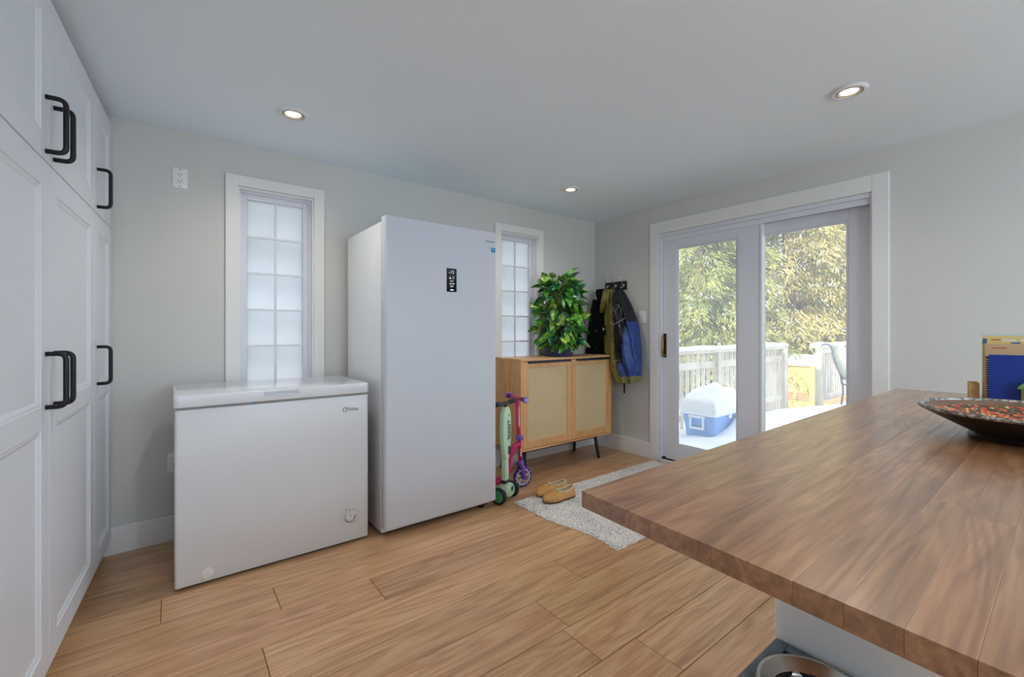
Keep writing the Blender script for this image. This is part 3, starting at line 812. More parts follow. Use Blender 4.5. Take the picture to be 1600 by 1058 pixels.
def sheet_stack(name, label, cat, x, w, y0, y1, h, col, tabs=()):
    t = thing(name, label, cat, (x, (y0 + y1) / 2, Z))
    hy = (y1 - y0) / 2
    boxes('front_sheet', [(-w / 2, -w / 2 + .002, -hy, hy, 0, h)], col, t, .0005)
    boxes('papers', [(-w / 2 + .002, w / 2 - .002, -hy, hy - .004, 0, h - .008)], m_pages, t)
    boxes('back_sheet', [(w / 2 - .002, w / 2, -hy, hy, 0, h + .004)], col, t, .0005)
    for a, b, q, s, c in tabs: boxes('tab', [(-w / 2 - .0006, -w / 2 + .0006, a, b, q, s)], c, t)
m_tan = M('manila_tan', S(206, 172, 132), .7, var=.03); m_yel = M('folder_yellow', S(226, 200, 124), .7, var=.03)
m_crm = M('folder_cream', S(232, 222, 196), .7); m_pale = M('envelope_pale', S(206, 214, 204), .7); m_ink = M('blue_ink', S(52, 106, 150), .6); m_red = M('red_ink', S(176, 96, 84), .6)
sheet_stack('file_folder', 'tan manila folder standing behind the black notebook', 'folder', 2.708, .012, .02, .262, .232, m_tan, [(.06, .10, .216, .220, m_red)])
sheet_stack('yellow_folder', 'yellow folder with paper tabs behind the tan folder', 'folder', 2.726, .014, .02, .270, .262, m_yel, [(.03, .07, .244, .256, m_crm), (.075, .10, .250, .254, m_red), (.02, .045, .234, .242, m_ink), (-.02, .02, .246, .256, m_crm), (.113, .124, .236, .256, m_ink)])
sheet_stack('pale_envelope', 'pale tall envelope at the back of the standing papers', 'envelope', 2.744, .010, .03, .274, .276, m_pale, [(.105, .121, .235, .25, m_ink)])
t = thing('wooden_box', 'small open wooden box tilted beside the standing papers', 'box', (2.722, .298, Z), R(10))
m_lw = wood('light_pine', S(176, 132, 84), S(204, 160, 108), S(220, 180, 130), along=(3, 30, 30), rough=.6)
for b in ((-.03, .03, .012, .016, 0, .066), (-.03, .03, -.016, -.012, 0, .066), (-.034, -.030, -.016, .016, 0, .07), (.03, .034, -.016, .016, 0, .07)): boxes('side', [b], m_lw, t, .0008)
boxes('bottom', [(-.03, .03, -.012, .012, 0, .004)], m_lw, t)
t = thing('house_ornament', 'tiny wooden house ornament with green roof beside the blue book', 'ornament', (2.62, .135, Z))
m_grn = M('ornament_green', S(118, 160, 88), .5); m_olv = M('ornament_olive', S(122, 118, 60), .6)
boxes('walls', [(-.016, .016, -.022, .022, 0, .066)], m_olv, t, .001)
prism('roof', [(-.03, .062), (.03, .062), (.03, .070), (0, .104), (-.03, .070)], -.020, .020, 'X', m_grn, t, .001)
boxes('doorway', [(-.0168, -.0155, -.006, .007, 0, .03)], m_slot, t)

# ------------------------------------------------------------------ pet feeder under the counter overhang
m_slate = M('slate_wood', S(96, 108, 118), .6, var=.22, vscale=26, bump=.15, bscale=70)
m_steel = M('brushed_steel', S(196, 194, 188), .26, metal=1, var=.05, vscale=30)
t = thing('pet_feeder', 'slate grey raised pet feeder stand under the counter overhang', 'pet feeder', (1.184, .385, 0))
hw = .139; zf = .352
frame_l = [(-hw, hw, hw - .034, hw, zf - .02, zf), (-hw, hw, -hw, -hw + .034, zf - .02, zf), (-hw, -hw + .034, -hw + .034, hw - .034, zf - .02, zf), (hw - .034, hw, -hw + .034, hw - .034, zf - .02, zf)]
for b in frame_l: boxes('top_board', [b], m_slate, t, .0015)
bm = bmesh.new()
ring_o = [bm.verts.new((x, y, zf - .012)) for x, y in rrect(-hw + .033, hw - .033, -hw + .033, hw - .033, .002, 5)]
ring_i = [bm.verts.new((.094 * math.cos(a), .094 * math.sin(a), zf - .012)) for a in [math.atan2(v.co.y, v.co.x) for v in ring_o]]
for i in range(len(ring_o)):
    bm.faces.new((ring_o[i], ring_o[(i + 1) % len(ring_o)], ring_i[(i + 1) % len(ring_o)], ring_i[i]))
r2 = bmesh.ops.extrude_face_region(bm, geom=list(bm.faces)); bmesh.ops.translate(bm, verts=[v for v in r2['geom'] if isinstance(v, bmesh.types.BMVert)], vec=(0, 0, -.006))
bmesh.ops.recalc_face_normals(bm, faces=bm.faces); obj('inset', bm, m_rub_shade, t)
for sx in (-1, 1):
    for sy in (-1, 1): boxes('leg', [(sx * (hw - .018) - .016, sx * (hw - .018) + .016, sy * (hw - .018) - .016, sy * (hw - .018) + .016, 0, zf - .02)], m_slate, t, .0015)
t = thing('pet_bowl', 'stainless steel pet bowl of water set in the feeder stand', 'bowl', (1.184, .385, zf - .012))
lathe('shell', [(.105, .016), (.112, .0225), (.119, .0225), (.123, .016), (.121, .0125), (.108, .0125), (.093, .0), (.086, -.03), (.074, -.052), (0, -.054)], m_steel, t, 64)
lathe('inside', [(.1118, .0224), (.105, .015), (.091, .002), (.0865, -.002), (.0835, -.006), (.082, -.026), (.070, -.046), (0, -.050)], m_steel, t, 64)
lathe('water', [(0, -.022), (.0795, -.022)], M('water_dark', S(92, 90, 76), .04, spec=.7), t, 48)

# ------------------------------------------------------------------ runner rug
def rug():
    bm = bmesh.new(); rr = random.Random(5)
    NX, NY = 90, 52; x0, x1, y0, y1 = 1.90, 3.50, 1.56, 2.44
    grid = []
    for i in range(NX + 1):
        row = []
        for j in range(NY + 1):
            u, v = i / NX, j / NY
            x = x0 + (x1 - x0) * u; y = y0 + (y1 - y0) * v
            if i == 0: x += .004 * math.sin(v * 60)
            x += (1 - u) ** 3 * (.03 * math.sin(v * PI * 1.6 + .4) + .01 * math.sin(v * 9))
            if j in (0, NY): y += .004 * math.sin(u * 110)
            y += .02 * nz(x * .8, 0, 3)
            edge = i in (0, NX) or j in (0, NY)
            z = .004 if edge else .010 + .008 * rr.random() + .004 * max(0, nz(x * 6, y * 6, 1))
            row.append(bm.verts.new((x, y, z)))
        grid.append(row)
    for i in range(NX):
        for j in range(NY):
            f = bm.faces.new((grid[i][j], grid[i + 1][j], grid[i + 1][j + 1], grid[i][j + 1])); f.smooth = False
    bnd = [grid[i][0] for i in range(NX)] + [grid[NX][j] for j in range(NY)] + [grid[i][NY] for i in range(NX, 0, -1)] + [grid[0][j] for j in range(NY, 0, -1)]
    low = [bm.verts.new((v.co.x, v.co.y, .0005)) for v in bnd]
    for i in range(len(bnd)):
        bm.faces.new((bnd[i], low[i], low[(i + 1) % len(bnd)], bnd[(i + 1) % len(bnd)]))
    bm.faces.new(low[::-1])
    bmesh.ops.recalc_face_normals(bm, faces=bm.faces)
    m = bpy.data.materials.new('looped_rug'); m.use_nodes = True
    nt = m.node_tree; L = nt.links.new; p = nt.nodes['Principled BSDF']; p.inputs['Roughness'].default_value = .95; p.inputs['Specular IOR Level'].default_value = .1
    tc = nt.nodes.new('ShaderNodeTexCoord')
    n = nt.nodes.new('ShaderNodeTexNoise'); n.inputs['Scale'].default_value = 130; n.inputs['Detail'].default_value = 3; L(tc.outputs['Object'], n.inputs[0])
    n3 = nt.nodes.new('ShaderNodeTexNoise'); n3.inputs['Scale'].default_value = 7; n3.inputs['Detail'].default_value = 4; L(tc.outputs['Object'], n3.inputs[0])
    md = nt.nodes.new('ShaderNodeMath'); md.operation = 'MULTIPLY_ADD'; md.inputs[1].default_value = -.22; L(n3.outputs[0], md.inputs[0]); L(n.outputs[0], md.inputs[2])
    cr = nt.nodes.new('ShaderNodeValToRGB'); cr.color_ramp.elements[0].position = .24; cr.color_ramp.elements[0].color = S(142, 138, 134); cr.color_ramp.elements[1].position = .40; cr.color_ramp.elements[1].color = S(240, 235, 230)
    L(md.outputs[0], cr.inputs[0]); L(cr.outputs[0], p.inputs['Base Color'])
    b = nt.nodes.new('ShaderNodeBump'); b.inputs['Strength'].default_value = .6; b.inputs['Distance'].default_value = .006; L(n.outputs[0], b.inputs['Height']); L(b.outputs[0], p.inputs['Normal'])
    o = obj('rug', bm, m)
    tag(o, 'pale grey flecked looped rug on the wood floor before the patio door', 'rug')
rug()

# ------------------------------------------------------------------ slippers
m_suede = M('tan_suede', S(218, 168, 108), .85, spec=.15, var=.10, vscale=30, bump=.15, bscale=220)
m_suede2 = M('tan_suede_vamp', S(222, 164, 98), .85, spec=.15, var=.08, vscale=40)
m_fleece = M('cream_fleece', S(226, 206, 170), .95, spec=.1, var=.12, vscale=80, bump=.5, bscale=160)
m_sole = M('slipper_sole', S(120, 86, 58), .8)
def interp(tab, t):
    for (a, b), (c, d_) in zip(tab, tab[1:]):
        if t <= c: return b + (d_ - b) * (t - a) / (c - a)
    return tab[-1][1]
def slipper(label, loc, rotz, mir=1):
    Lg = .275
    WT_ = [(0, .004), (.03, .022), (.10, .038), (.22, .049), (.36, .050), (.5, .044), (.65, .039), (.8, .038), (.9, .035), (.96, .025), (1, .006)]
    HT = [(0, .030), (.06, .040), (.2, .052), (.36, .066), (.42, .070), (.55, .062), (.75, .064), (.9, .076), (.97, .074), (1, .060)]
    t0, t1 = .40, .955; n = 44; m = 24
    t = thing('slipper', label, 'slipper', loc, rotz, 'pair of moccasin slippers')
    P = lambda tt, ph: Vector((Lg * (.5 - tt) , mir * (interp(WT_, tt) * math.copysign(abs(math.cos(ph)) ** .7, math.cos(ph)) + .006 * math.sin(tt * PI * 1.6)), .012 + (interp(HT, tt) - .012) * math.sin(ph) ** .62))
    ph_open = lambda tt: R(50) + R(38) * max(0, 1 - math.sin(PI * min(1, max(0, (tt - t0) / (t1 - t0)))) ** .45)
    bm = bmesh.new(); G = []
    for i in range(n + 1):
        tt = i / n
        G.append([bm.verts.new(P(tt, PI * j / m)) for j in range(m + 1)])
    for i in range(n):
        tm = (i + .5) / n
        for j in range(m):
            ph = PI * (j + .5) / m
            if t0 < tm < t1 and ph_open(tm) < ph < PI - ph_open(tm): continue
            f = bm.faces.new((G[i][j], G[i + 1][j], G[i + 1][j + 1], G[i][j + 1])); f.smooth = True
            f.material_index = 1 if (tm < t0 and R(58) < ph < R(122)) else 0
    loose = [v for v in bm.verts if not v.link_faces]; bmesh.ops.delete(bm, geom=loose, context='VERTS')
    bmesh.ops.recalc_face_normals(bm, faces=bm.faces)
    up = obj('upper', bm, [m_suede, m_suede2], t)
    # fleece lining
    bm = bmesh.new(); G = []
    for i in range(25):
        tt = .18 + (.965 - .18) * i / 24; row = []
        pr = P(tt, max(R(40), ph_open(tt) - R(6)) if t0 < tt < t1 else R(75))
        w = abs(pr.y - mir * .006 * math.sin(tt * PI * 1.6)) - .002; yc = mir * .006 * math.sin(tt * PI * 1.6); hz = pr.z - .001
        for j in range(13):
            u = -1 + 2 * j / 12
            row.append(bm.verts.new((pr.x, yc + u * max(w, .012), .022 + (hz - .022) * abs(u) ** 3)))
        G.append(row)
    for i in range(24):
        for j in range(12):
            f = bm.faces.new((G[i][j], G[i + 1][j], G[i + 1][j + 1], G[i][j + 1])); f.smooth = True
    obj('fleece_lining', bm, m_fleece, t)
    path = []
    N = 40
    for q in range(N + 1):
        a = q / N
        if a <= .5: tt = t0 + (t1 - t0) * (a * 2); ph = ph_open(tt)
        else: tt = t1 - (t1 - t0) * (a * 2 - 1); ph = PI - ph_open(tt)
        path.append(P(tt, ph) + Vector((0, 0, .001)))
    tube('collar_roll', path, .0065, m_fleece, t, 8)
    seam = [P(.36, R(58)), P(.25, R(56)), P(.13, R(58)), P(.07, R(75)), P(.06, R(90)), P(.07, R(105)), P(.13, R(122)), P(.25, R(124)), P(.36, R(122))]
    tube('moc_seam', smooth_path(seam, 4), .0028, m_suede, t, 6)
    bm = bmesh.new(); r0 = []; r1 = []
    for a in range(48):
        q = a / 48
        tt = (q * 2 if q < .5 else 2 - q * 2); s = 1 if q < .5 else -1
        p = P(min(max(tt, .0), 1), 0 if s > 0 else PI); p.y += s * mir * .002
        r0.append((p.x, p.y, 0)); r1.append((p.x, p.y, .013))
    bm = loft([r0, r1]); obj('sole', bm, m_sole, t)
slipper('tan moccasin slipper with fleece lining, nearer of the pair', (2.155, 2.262, .016), R(180 - 8), 1)
slipper('tan moccasin slipper with fleece lining, farther of the pair', (2.195, 2.385, .016), R(180 - 4), -1)

# ------------------------------------------------------------------ scooters
m_pink = M('hot_pink_paint', S(214, 22, 104), .3, coat=.3)
m_purple = M('purple_plastic', S(128, 92, 190), .4)
m_purple_d = M('purple_dark', S(74, 58, 130), .45)
m_lilac = M('lilac_plastic', S(196, 176, 226), .4)
m_mint = M('mint_plastic', S(190, 220, 188), .4)
m_char = M('charcoal_plastic', S(40, 46, 52), .5)
m_greenh = M('green_hub', S(74, 150, 104), .4)
m_white_pl = M('white_plastic', S(226, 222, 232), .4)
def wheel(parent, c, r, w, tyre, rim, hub, n_sp=5, dots=None):
    """axle along local y"""
    x, y, z = c
    wh = lathe('wheel', [(r * .80, -w / 2), (r * .94, -w / 2), (r, -w / 4), (r, w / 4), (r * .94, w / 2), (r * .80, w / 2), (r * .80, -w / 2)], tyre, parent, 36, 'Y', c)
    bm = bmesh.new()
    add_lathe(bm, [(r * .66, -w * .42), (r * .82, -w * .42), (r * .82, w * .42), (r * .66, w * .42), (r * .66, -w * .42)], 36, 'Y', c)
    for k in range(n_sp):
        a = 2 * PI * k / n_sp + .3
        add_tube(bm, [(x + r * .15 * math.cos(a), y, z + r * .15 * math.sin(a)), (x + r * .7 * math.cos(a), y, z + r * .7 * math.sin(a))], w * .3, 6)
    obj('rim', bm, rim, wh)
    lathe('hub', [(0, -w * .55), (r * .2, -w * .55), (r * .2, w * .55), (0, w * .55)], hub, wh, 18, 'Y', c)
    if dots:
        for k in range(12):
            a = 2 * PI * k / 12
            lathe('tyre_dot', [(0, -w * .5 - .0008), (r * .065, -w * .5 - .0006), (r * .065, -w * .5 + .001)], dots, wh, 10, 'Y', (x + r * .88 * math.cos(a), y, z + r * .88 * math.sin(a)))
    return wh
t = thing('pink_scooter', 'pink and purple kick scooter parked against the rattan sideboard', 'scooter', (2.095, 2.655, 0), R(-10))
stem = tube('stem', [(.022, 0, .20), (-.012, 0, .685)], .0145, m_pink, t, 14)
for b_ in ((.000, .007, -.0165, -.0135, .47, .62), (.013, .021, -.0165, -.0135, .24, .30)): boxes('stem_print', [b_], M('white_print', S(238, 200, 220), .5), stem)
tube('handlebar', [(-.012, -.125, .690), (-.012, -.05, .686), (-.012, .05, .686), (-.012, .125, .690)], .0125, m_pink, t, 12)
for s in (-1, 1):
    g = tube('grip', [(-.012, s * .085, .689), (-.012, s * .135, .690)], .0165, m_purple_d, t, 14)
    lathe('grip_end', [(0, s * .1545), (.018, s * .153), (.024, s * .146), (.0245, s * .140), (.018, s * .134), (0, s * .134)], m_purple, g, 24, 'Y', (-.012, 0, .690))
    lathe('grip_cap', [(0, s * .157), (.014, s * .156), (.0155, s * .152)], m_lilac, g, 20, 'Y', (-.012, 0, .690))
cl = lathe('clamp', [(.014, .362), (.024, .366), (.025, .40), (.014, .404)], m_purple, t, 20, 'Z', (.008, 0, 0))
lathe('clamp_knob', [(0, -.05), (.016, -.048), (.018, -.03), (.012, -.02), (0, -.02)], m_purple, cl, 18, 'Y', (.008, 0, .383))
neck = tube('neck', smooth_path([(.012, 0, .335), (-.02, 0, .325), (-.052, 0, .285), (-.066, 0, .22), (-.078, 0, .15), (-.11, 0, .10), (-.16, 0, .082)], 5), .020, m_pink, t, 12)
for zz in (.175, .195, .215, .235):
    tube('neck_print', [(-.076 + (zz - .175) * .15, -.0185, zz), (-.052 + (zz - .175) * .15, -.0195, zz + .012)], .0022, M('white_print', S(238, 200, 220), .5), neck, 5)
prism('deck', rrect(-.325, -.13, -.052, .052, .03), .066, .088, 'Z', m_pink, t, .004)
tube('fork', [(.022, 0, .205), (.026, 0, .165)], [.022, .026], m_purple, t, 14)
for s in (-1, 1):
    boxes_pts = [(.020, s * .030, .178), (.026, s * .036, .14), (.038, s * .034, .082), (.041, s * .033, .066)]
    tube('fork_arm', smooth_path([(.022, s * .012, .19)] + boxes_pts, 4), [.015] * 16 + [.011], m_purple, t, 10)
wheel(t, (.040, 0, .078), .078, .030, m_purple_d, m_white_pl, m_char, 5, m_lilac)
wheel(t, (-.318, 0, .046), .046, .026, m_purple_d, m_white_pl, m_char, 5)

t = thing('green_scooter', 'mint green kick scooter with black handlebar beside the upright freezer', 'scooter', (1.862, 2.512, 0), R(22))
# heading -y; the wide seat board faces the viewer
plate = [(-.020, .29), (.020, .29), (.036, .335), (.050, .42), (.054, .52), (.050, .60), (.036, .645), (.016, .664), (-.016, .664), (-.036, .645), (-.050, .60), (-.054, .52), (-.050, .42), (-.036, .335)]
bd = prism('seat_board', plate, -.026, .012, 'Y', m_mint, t, .008, 3)
m_txt = M('black_print', S(30, 38, 34), .6)
text('board_print', 'SCOOT', .040, m_txt, bd, (.014, -.0272, .50), (0, 0, 1), (-1, 0, 0), extrude=.0004, align='CENTER', bold=.0012)
text('board_print', 'AND RIDE', .020, m_txt, bd, (.034, -.0268, .49), (0, 0, 1), (-1, 0, 0), extrude=.0004, align='CENTER', bold=.0004)
lathe('board_rivet', [(0, -.0285), (.006, -.028), (.006, -.024)], m_char, bd, 14, 'Y', (.018, 0, .605))
boxes('board_latch', [(.006, .034, -.032, -.02, .325, .385)], m_char, bd, .006, 2)
prism('stem', [(-.022, .10), (.022, .10), (.026, .20), (.022, .30), (-.022, .30), (-.026, .20)], -.022, .014, 'Y', m_mint, t, .006, 2)
prism('stem_collar', rrect(-.032, .032, -.026, .022, .01), .128, .148, 'Z', m_char, t, .003)
tube('steer_post', [(0, -.006, .655), (0, -.006, .685)], .014, m_char, t, 12)
tube('handlebar', [(-.115, -.004, .692), (-.04, -.008, .690), (.04, -.008, .690), (.115, -.004, .692)], .0125, m_char, t, 12)
for s in (-1, 1): tube('grip', [(s * .055, -.0065, .6905), (s * .120, -.004, .692)], .0165, m_char, t, 14)
prof = [(-.050, .075), (-.040, .105), (-.012, .128), (.020, .130), (.050, .112), (.070, .075), (.062, .045), (.03, .028), (-.03, .030)]
fd = prism('front_fender', prof, -.050, .030, 'Y', m_mint, t, .016, 3)
lathe('emblem', [(0, -.0535), (.017, -.053), (.018, -.049)], M('emblem_slate', S(70, 92, 100), .4), fd, 24, 'Y', (.020, 0, .088))
for s in (-1, 1):
    c = (s * .088, -.005, .058)
    wh = lathe('wheel', [(.044, -.015), (.054, -.014), (.058, -.007), (.058, .007), (.054, .014), (.044, .015), (.044, -.015)], m_rub_shade, t, 32, 'X', c)
    lathe('hub', [(0, -.012), (.030, -.012), (.045, -.009), (.045, .009), (.030, .012), (0, .012)], m_greenh, wh, 28, 'X', c)
tube('axle', [(-.095, -.005, .058), (.095, -.005, .058)], .008, m_char, t, 10)
prism('deck', rrect(-.050, .050, .020, .095, .015), .050, .068, 'Z', m_mint, t, .004)
wh = lathe('wheel', [(.03, -.012), (.036, -.010), (.038, 0), (.036, .010), (.03, .012), (0, .012), (0, -.012), (.03, -.012)], m_rub_shade, t, 24, 'X', (0, .062, .0385))

# ------------------------------------------------------------------ potted plant
t = thing('potted_plant', 'bushy leafy green houseplant in a blue pot on the sideboard', 'plant', (2.825, 2.985, SZ1))
m_pot = M('pot_blue', S(74, 76, 118), .45, var=.3, vscale=9)
lathe('pot', [(0, 0), (.128, 0), (.136, .01), (.148, .15), (.152, .16), (.144, .16), (.138, .145), (.135, .13)], m_pot, t, 40)
lathe('soil', [(0, .138), (.137, .134)], M('soil', S(52, 40, 32), .95, var=.2, vscale=60, bump=.5), t, 28)
def leaf_mat(name, a, b, c):
    m = bpy.data.materials.new(name); m.use_nodes = True
    nt = m.node_tree; L = nt.links.new; p = nt.nodes['Principled BSDF']; p.inputs['Roughness'].default_value = .32; p.inputs['Specular IOR Level'].default_value = .5
    tc = nt.nodes.new('ShaderNodeTexCoord'); oi = nt.nodes.new('ShaderNodeObjectInfo')
    n = nt.nodes.new('ShaderNodeTexNoise'); n.inputs['Scale'].default_value = 28; n.inputs['Detail'].default_value = 2
    ad = nt.nodes.new('ShaderNodeVectorMath'); ad.operation = 'ADD'; mu = nt.nodes.new('ShaderNodeMath'); mu.operation = 'MULTIPLY'; mu.inputs[1].default_value = 40
    L(oi.outputs['Random'], mu.inputs[0]); L(tc.outputs['Object'], ad.inputs[0]); L(mu.outputs[0], ad.inputs[1]); L(ad.outputs[0], n.inputs[0])
    cr = nt.nodes.new('ShaderNodeValToRGB'); cr.color_ramp.elements[0].position = .38; cr.color_ramp.elements[0].color = a; cr.color_ramp.elements[1].position = .66; cr.color_ramp.elements[1].color = c
    e = cr.color_ramp.elements.new(.52); e.color = b
    L(n.outputs['Fac'], cr.inputs[0])
    hs = nt.nodes.new('ShaderNodeHueSaturation'); mr = nt.nodes.new('ShaderNodeMapRange'); mr.inputs['To Min'].default_value = .6; mr.inputs['To Max'].default_value = 1.55
    L(oi.outputs['Random'], mr.inputs['Value']); L(mr.outputs[0], hs.inputs['Value']); L(cr.outputs[0], hs.inputs['Color']); L(hs.outputs[0], p.inputs['Base Color'])
    return m
m_leaf = [leaf_mat('leaf_green', S(34, 98, 38), S(74, 144, 54), S(130, 180, 74)),
          leaf_mat('leaf_variegated', S(78, 136, 48), S(138, 178, 72), S(210, 208, 124)),
          leaf_mat('leaf_deep', S(22, 80, 54), S(46, 112, 74), S(110, 162, 122)),
          leaf_mat('leaf_bright', S(60, 130, 36), S(96, 160, 50), S(150, 186, 84))]
def leaf_mesh(mat, wid):
    bm = bmesh.new(); n = 7; rows = []
    for i in range(n + 1):
        u = i / n; w = wid * math.sin(PI * (u ** .75)) ** .8 * (1 - .25 * u) + .0015
        z = -.30 * u * u * .11
        rows.append([bm.verts.new((u * .11, -w, z + .30 * w)), bm.verts.new((u * .11, -w * .5, z + .10 * w)), bm.verts.new((u * .11, 0, z)), bm.verts.new((u * .11, w * .5, z + .10 * w)), bm.verts.new((u * .11, w, z + .30 * w))])
    for i in range(n):
        for j in range(4):
            f = bm.faces.new((rows[i][j], rows[i + 1][j], rows[i + 1][j + 1], rows[i][j + 1])); f.smooth = True
    me = bpy.data.meshes.new('leaf'); bm.to_mesh(me); bm.free(); me.materials.append(mat); return me
leaf_me = [leaf_mesh(m_leaf[k], wd) for k, wd in ((0, .038), (1, .035), (2, .040), (3, .037))]
rl = random.Random(21)
env = [(.06, .21), (.16, .235), (.22, .25), (.32, .262), (.42, .245), (.52, .21), (.62, .165), (.70, .12), (.76, .05)]
stem_bm = bmesh.new()
count = 0
while count < 250:
    zz = .06 + .65 * rl.random() ** 1.1
    a = rl.uniform(0, 2 * PI)
    rmax = interp(env, zz)
    rr_ = rmax * rl.uniform(.35, .95) ** .5
    if zz < .17: rr_ = max(rr_, .165)
    x, y_ = rr_ * math.cos(a), rr_ * math.sin(a)
    if y_ > (.165 if zz > .17 else .04): continue
    droop = rl.uniform(-.5, 1.1) if zz < .55 else rl.uniform(-.9, .6)
    az = a + rl.gauss(0, .6)
    lo = bpy.data.objects.new('leaf', leaf_me[rl.choices((0, 1, 2, 3), (4, 2, 3, 3))[0]])
    link(lo, t)
    sc = rl.uniform(.8, 1.3)
    if zz < .17: droop = rl.uniform(.1, .6)
    if zz < .06 + .11 * sc * math.sin(max(droop, 0)): droop = .2
    tip_y = y_ + math.sin(az) * math.cos(droop) * .11 * sc
    if tip_y > .185: az = -az * .5; 
    lo.location = (x * .86, min(y_ * .86, .09), zz + .03) if zz > .17 else (x * .93, y_ * .93, zz + .03)
    lo.rotation_euler = (rl.gauss(0, .6), droop, az)
    lo.scale = (sc, sc, sc)
    if count % 3 == 0:
        add_tube(stem_bm, smooth_path([(rl.uniform(-.05, .05), rl.uniform(-.05, .05), .136), (x * .3, y_ * .3, .17 + zz * .5), (x * .7, min(y_ * .7, .08), zz + .05), (x * .86, min(y_ * .86, .09), zz + .03)], 4), .0024, 5)
    count += 1
obj('stems', stem_bm, M('plant_stem', S(96, 112, 58), .6), t)

# ------------------------------------------------------------------ coat rack and jackets
t = thing('coat_rack', 'small black board coat rack with three chrome hooks on the wall', 'coat rack', (XR, 2.905, 1.652))
boxes('board', [(-.016, 0, -.135, .135, -.043, .043)], M('rack_black', S(18, 18, 20), .5), t, .003)
m_chrome = M('chrome', S(210, 210, 210), .15, metal=1)
for yy in (.10, .0, -.10):
    bm = bmesh.new()
    add_lathe(bm, [(0, -.019), (.014, -.018), (.017, -.014), (.017, -.012)], 20, 'X', (0, yy, 0))
    add_tube(bm, smooth_path([(-.018, yy, .008), (-.036, yy, .02), (-.052, yy, .045), (-.060, yy, .07)], 4), .005, 8)
    add_tube(bm, smooth_path([(-.018, yy, -.008), (-.034, yy, -.026), (-.046, yy, -.03), (-.056, yy, -.016)], 4), .005, 8)
    add_lathe(bm, [(0, -.008), (.007, -.004), (.008, 0), (.007, .004), (0, .008)], 12, 'Z', (-.061, yy, .073))
    bmesh.ops.recalc_face_normals(bm, faces=bm.faces)
    obj('hook', bm, m_chrome, t)
m_blk = M('black_wool', S(14, 15, 18), .9, spec=.2, var=.2, vscale=30, bump=.2, bscale=150)
m_olive = M('olive_nylon', S(128, 118, 54), .5, var=.12, vscale=14, bump=.35, bscale=30)
m_olive_l = M('olive_light', S(128, 130, 76), .55, var=.1, vscale=20, bump=.3, bscale=40)
m_navyj = M('black_nylon', S(14, 16, 28), .34, var=.2, vscale=16, bump=.4, bscale=24)
m_bluej = M('blue_nylon', S(40, 66, 138), .4, var=.10, vscale=12, bump=.35, bscale=26)
def ring(z, yl, yr, w0, dep, n=36, amp=.008, ph=0., k=6):
    """closed ring: y from yl (image left) to yr, w0 gap from the wall"""
    yc, a = (yl + yr) / 2, abs(yl - yr) / 2; out = []
    for i in range(n):
        th = 2 * PI * i / n
        u = math.copysign(abs(math.cos(th)) ** .85, math.cos(th)); v = math.copysign(abs(math.sin(th)) ** .75, math.sin(th))
        f = amp * math.sin(k * th + ph) + amp * 1.2 * nz(u * 2.4, z * 7, v * 2 + ph)
        out.append((XR - w0 - dep / 2 * (1 + v) - f * max(0, v) * 1.4, yc + u * (a + f * .4), z + .012 * nz(u * 2, 9, ph)))
    return out
def rings(tab, sub=4, **kw):
    out = []
    for (r0, r1) in zip(tab, tab[1:]):
        for s in range(sub):
            q = s / sub; q2 = q
            v = [r0[i] + (r1[i] - r0[i]) * q2 for i in range(5)]
            out.append(ring(*v, ph=v[0] * 9, **kw))
    out.append(ring(*tab[-1], ph=tab[-1][0] * 9, **kw)); return out
t = thing('black_coat', 'black wool coat hanging on the coat rack nearest the room corner', 'coat', (0, 0, 0), group='garments on the coat rack')
obj('body', loft(rings([(1.625, 3.035, 3.00, .030, .05), (1.59, 3.06, 2.972, .022, .085), (1.50, 3.075, 2.965, .020, .10), (1.34, 3.10, 2.968, .018, .115), (1.15, 3.135, 2.970, .018, .125), (.98, 3.155, 2.972, .018, .13), (.84, 3.158, 2.975, .018, .13), (.76, 3.155, 2.978, .018, .125)])), m_blk, t)
obj('collar', loft(rings([(1.625, 3.075, 2.985, .07, .05), (1.60, 3.085, 2.975, .06, .07), (1.55, 3.075, 2.975, .06, .075), (1.52, 3.06, 2.980, .07, .06)], amp=.004)), m_blk, t)
obj('sleeve', loft(rings([(1.52, 3.10, 3.02, .08, .07), (1.38, 3.12, 3.03, .09, .085), (1.2, 3.145, 3.055, .09, .09), (1.05, 3.16, 3.07, .09, .085), (.93, 3.165, 3.085, .09, .08)], amp=.006)), m_blk, t)
lathe('button', [(0, -.006), (.006, -.005), (.007, 0)], M('button_silver', S(150, 152, 156), .3, metal=.7), t, 12, 'X', (XR - .155, 3.04, 1.20))
lathe('button', [(0, -.006), (.006, -.005), (.007, 0)], M('button_silver', S(150, 152, 156), .3), t, 12, 'X', (XR - .155, 3.04, 1.02))

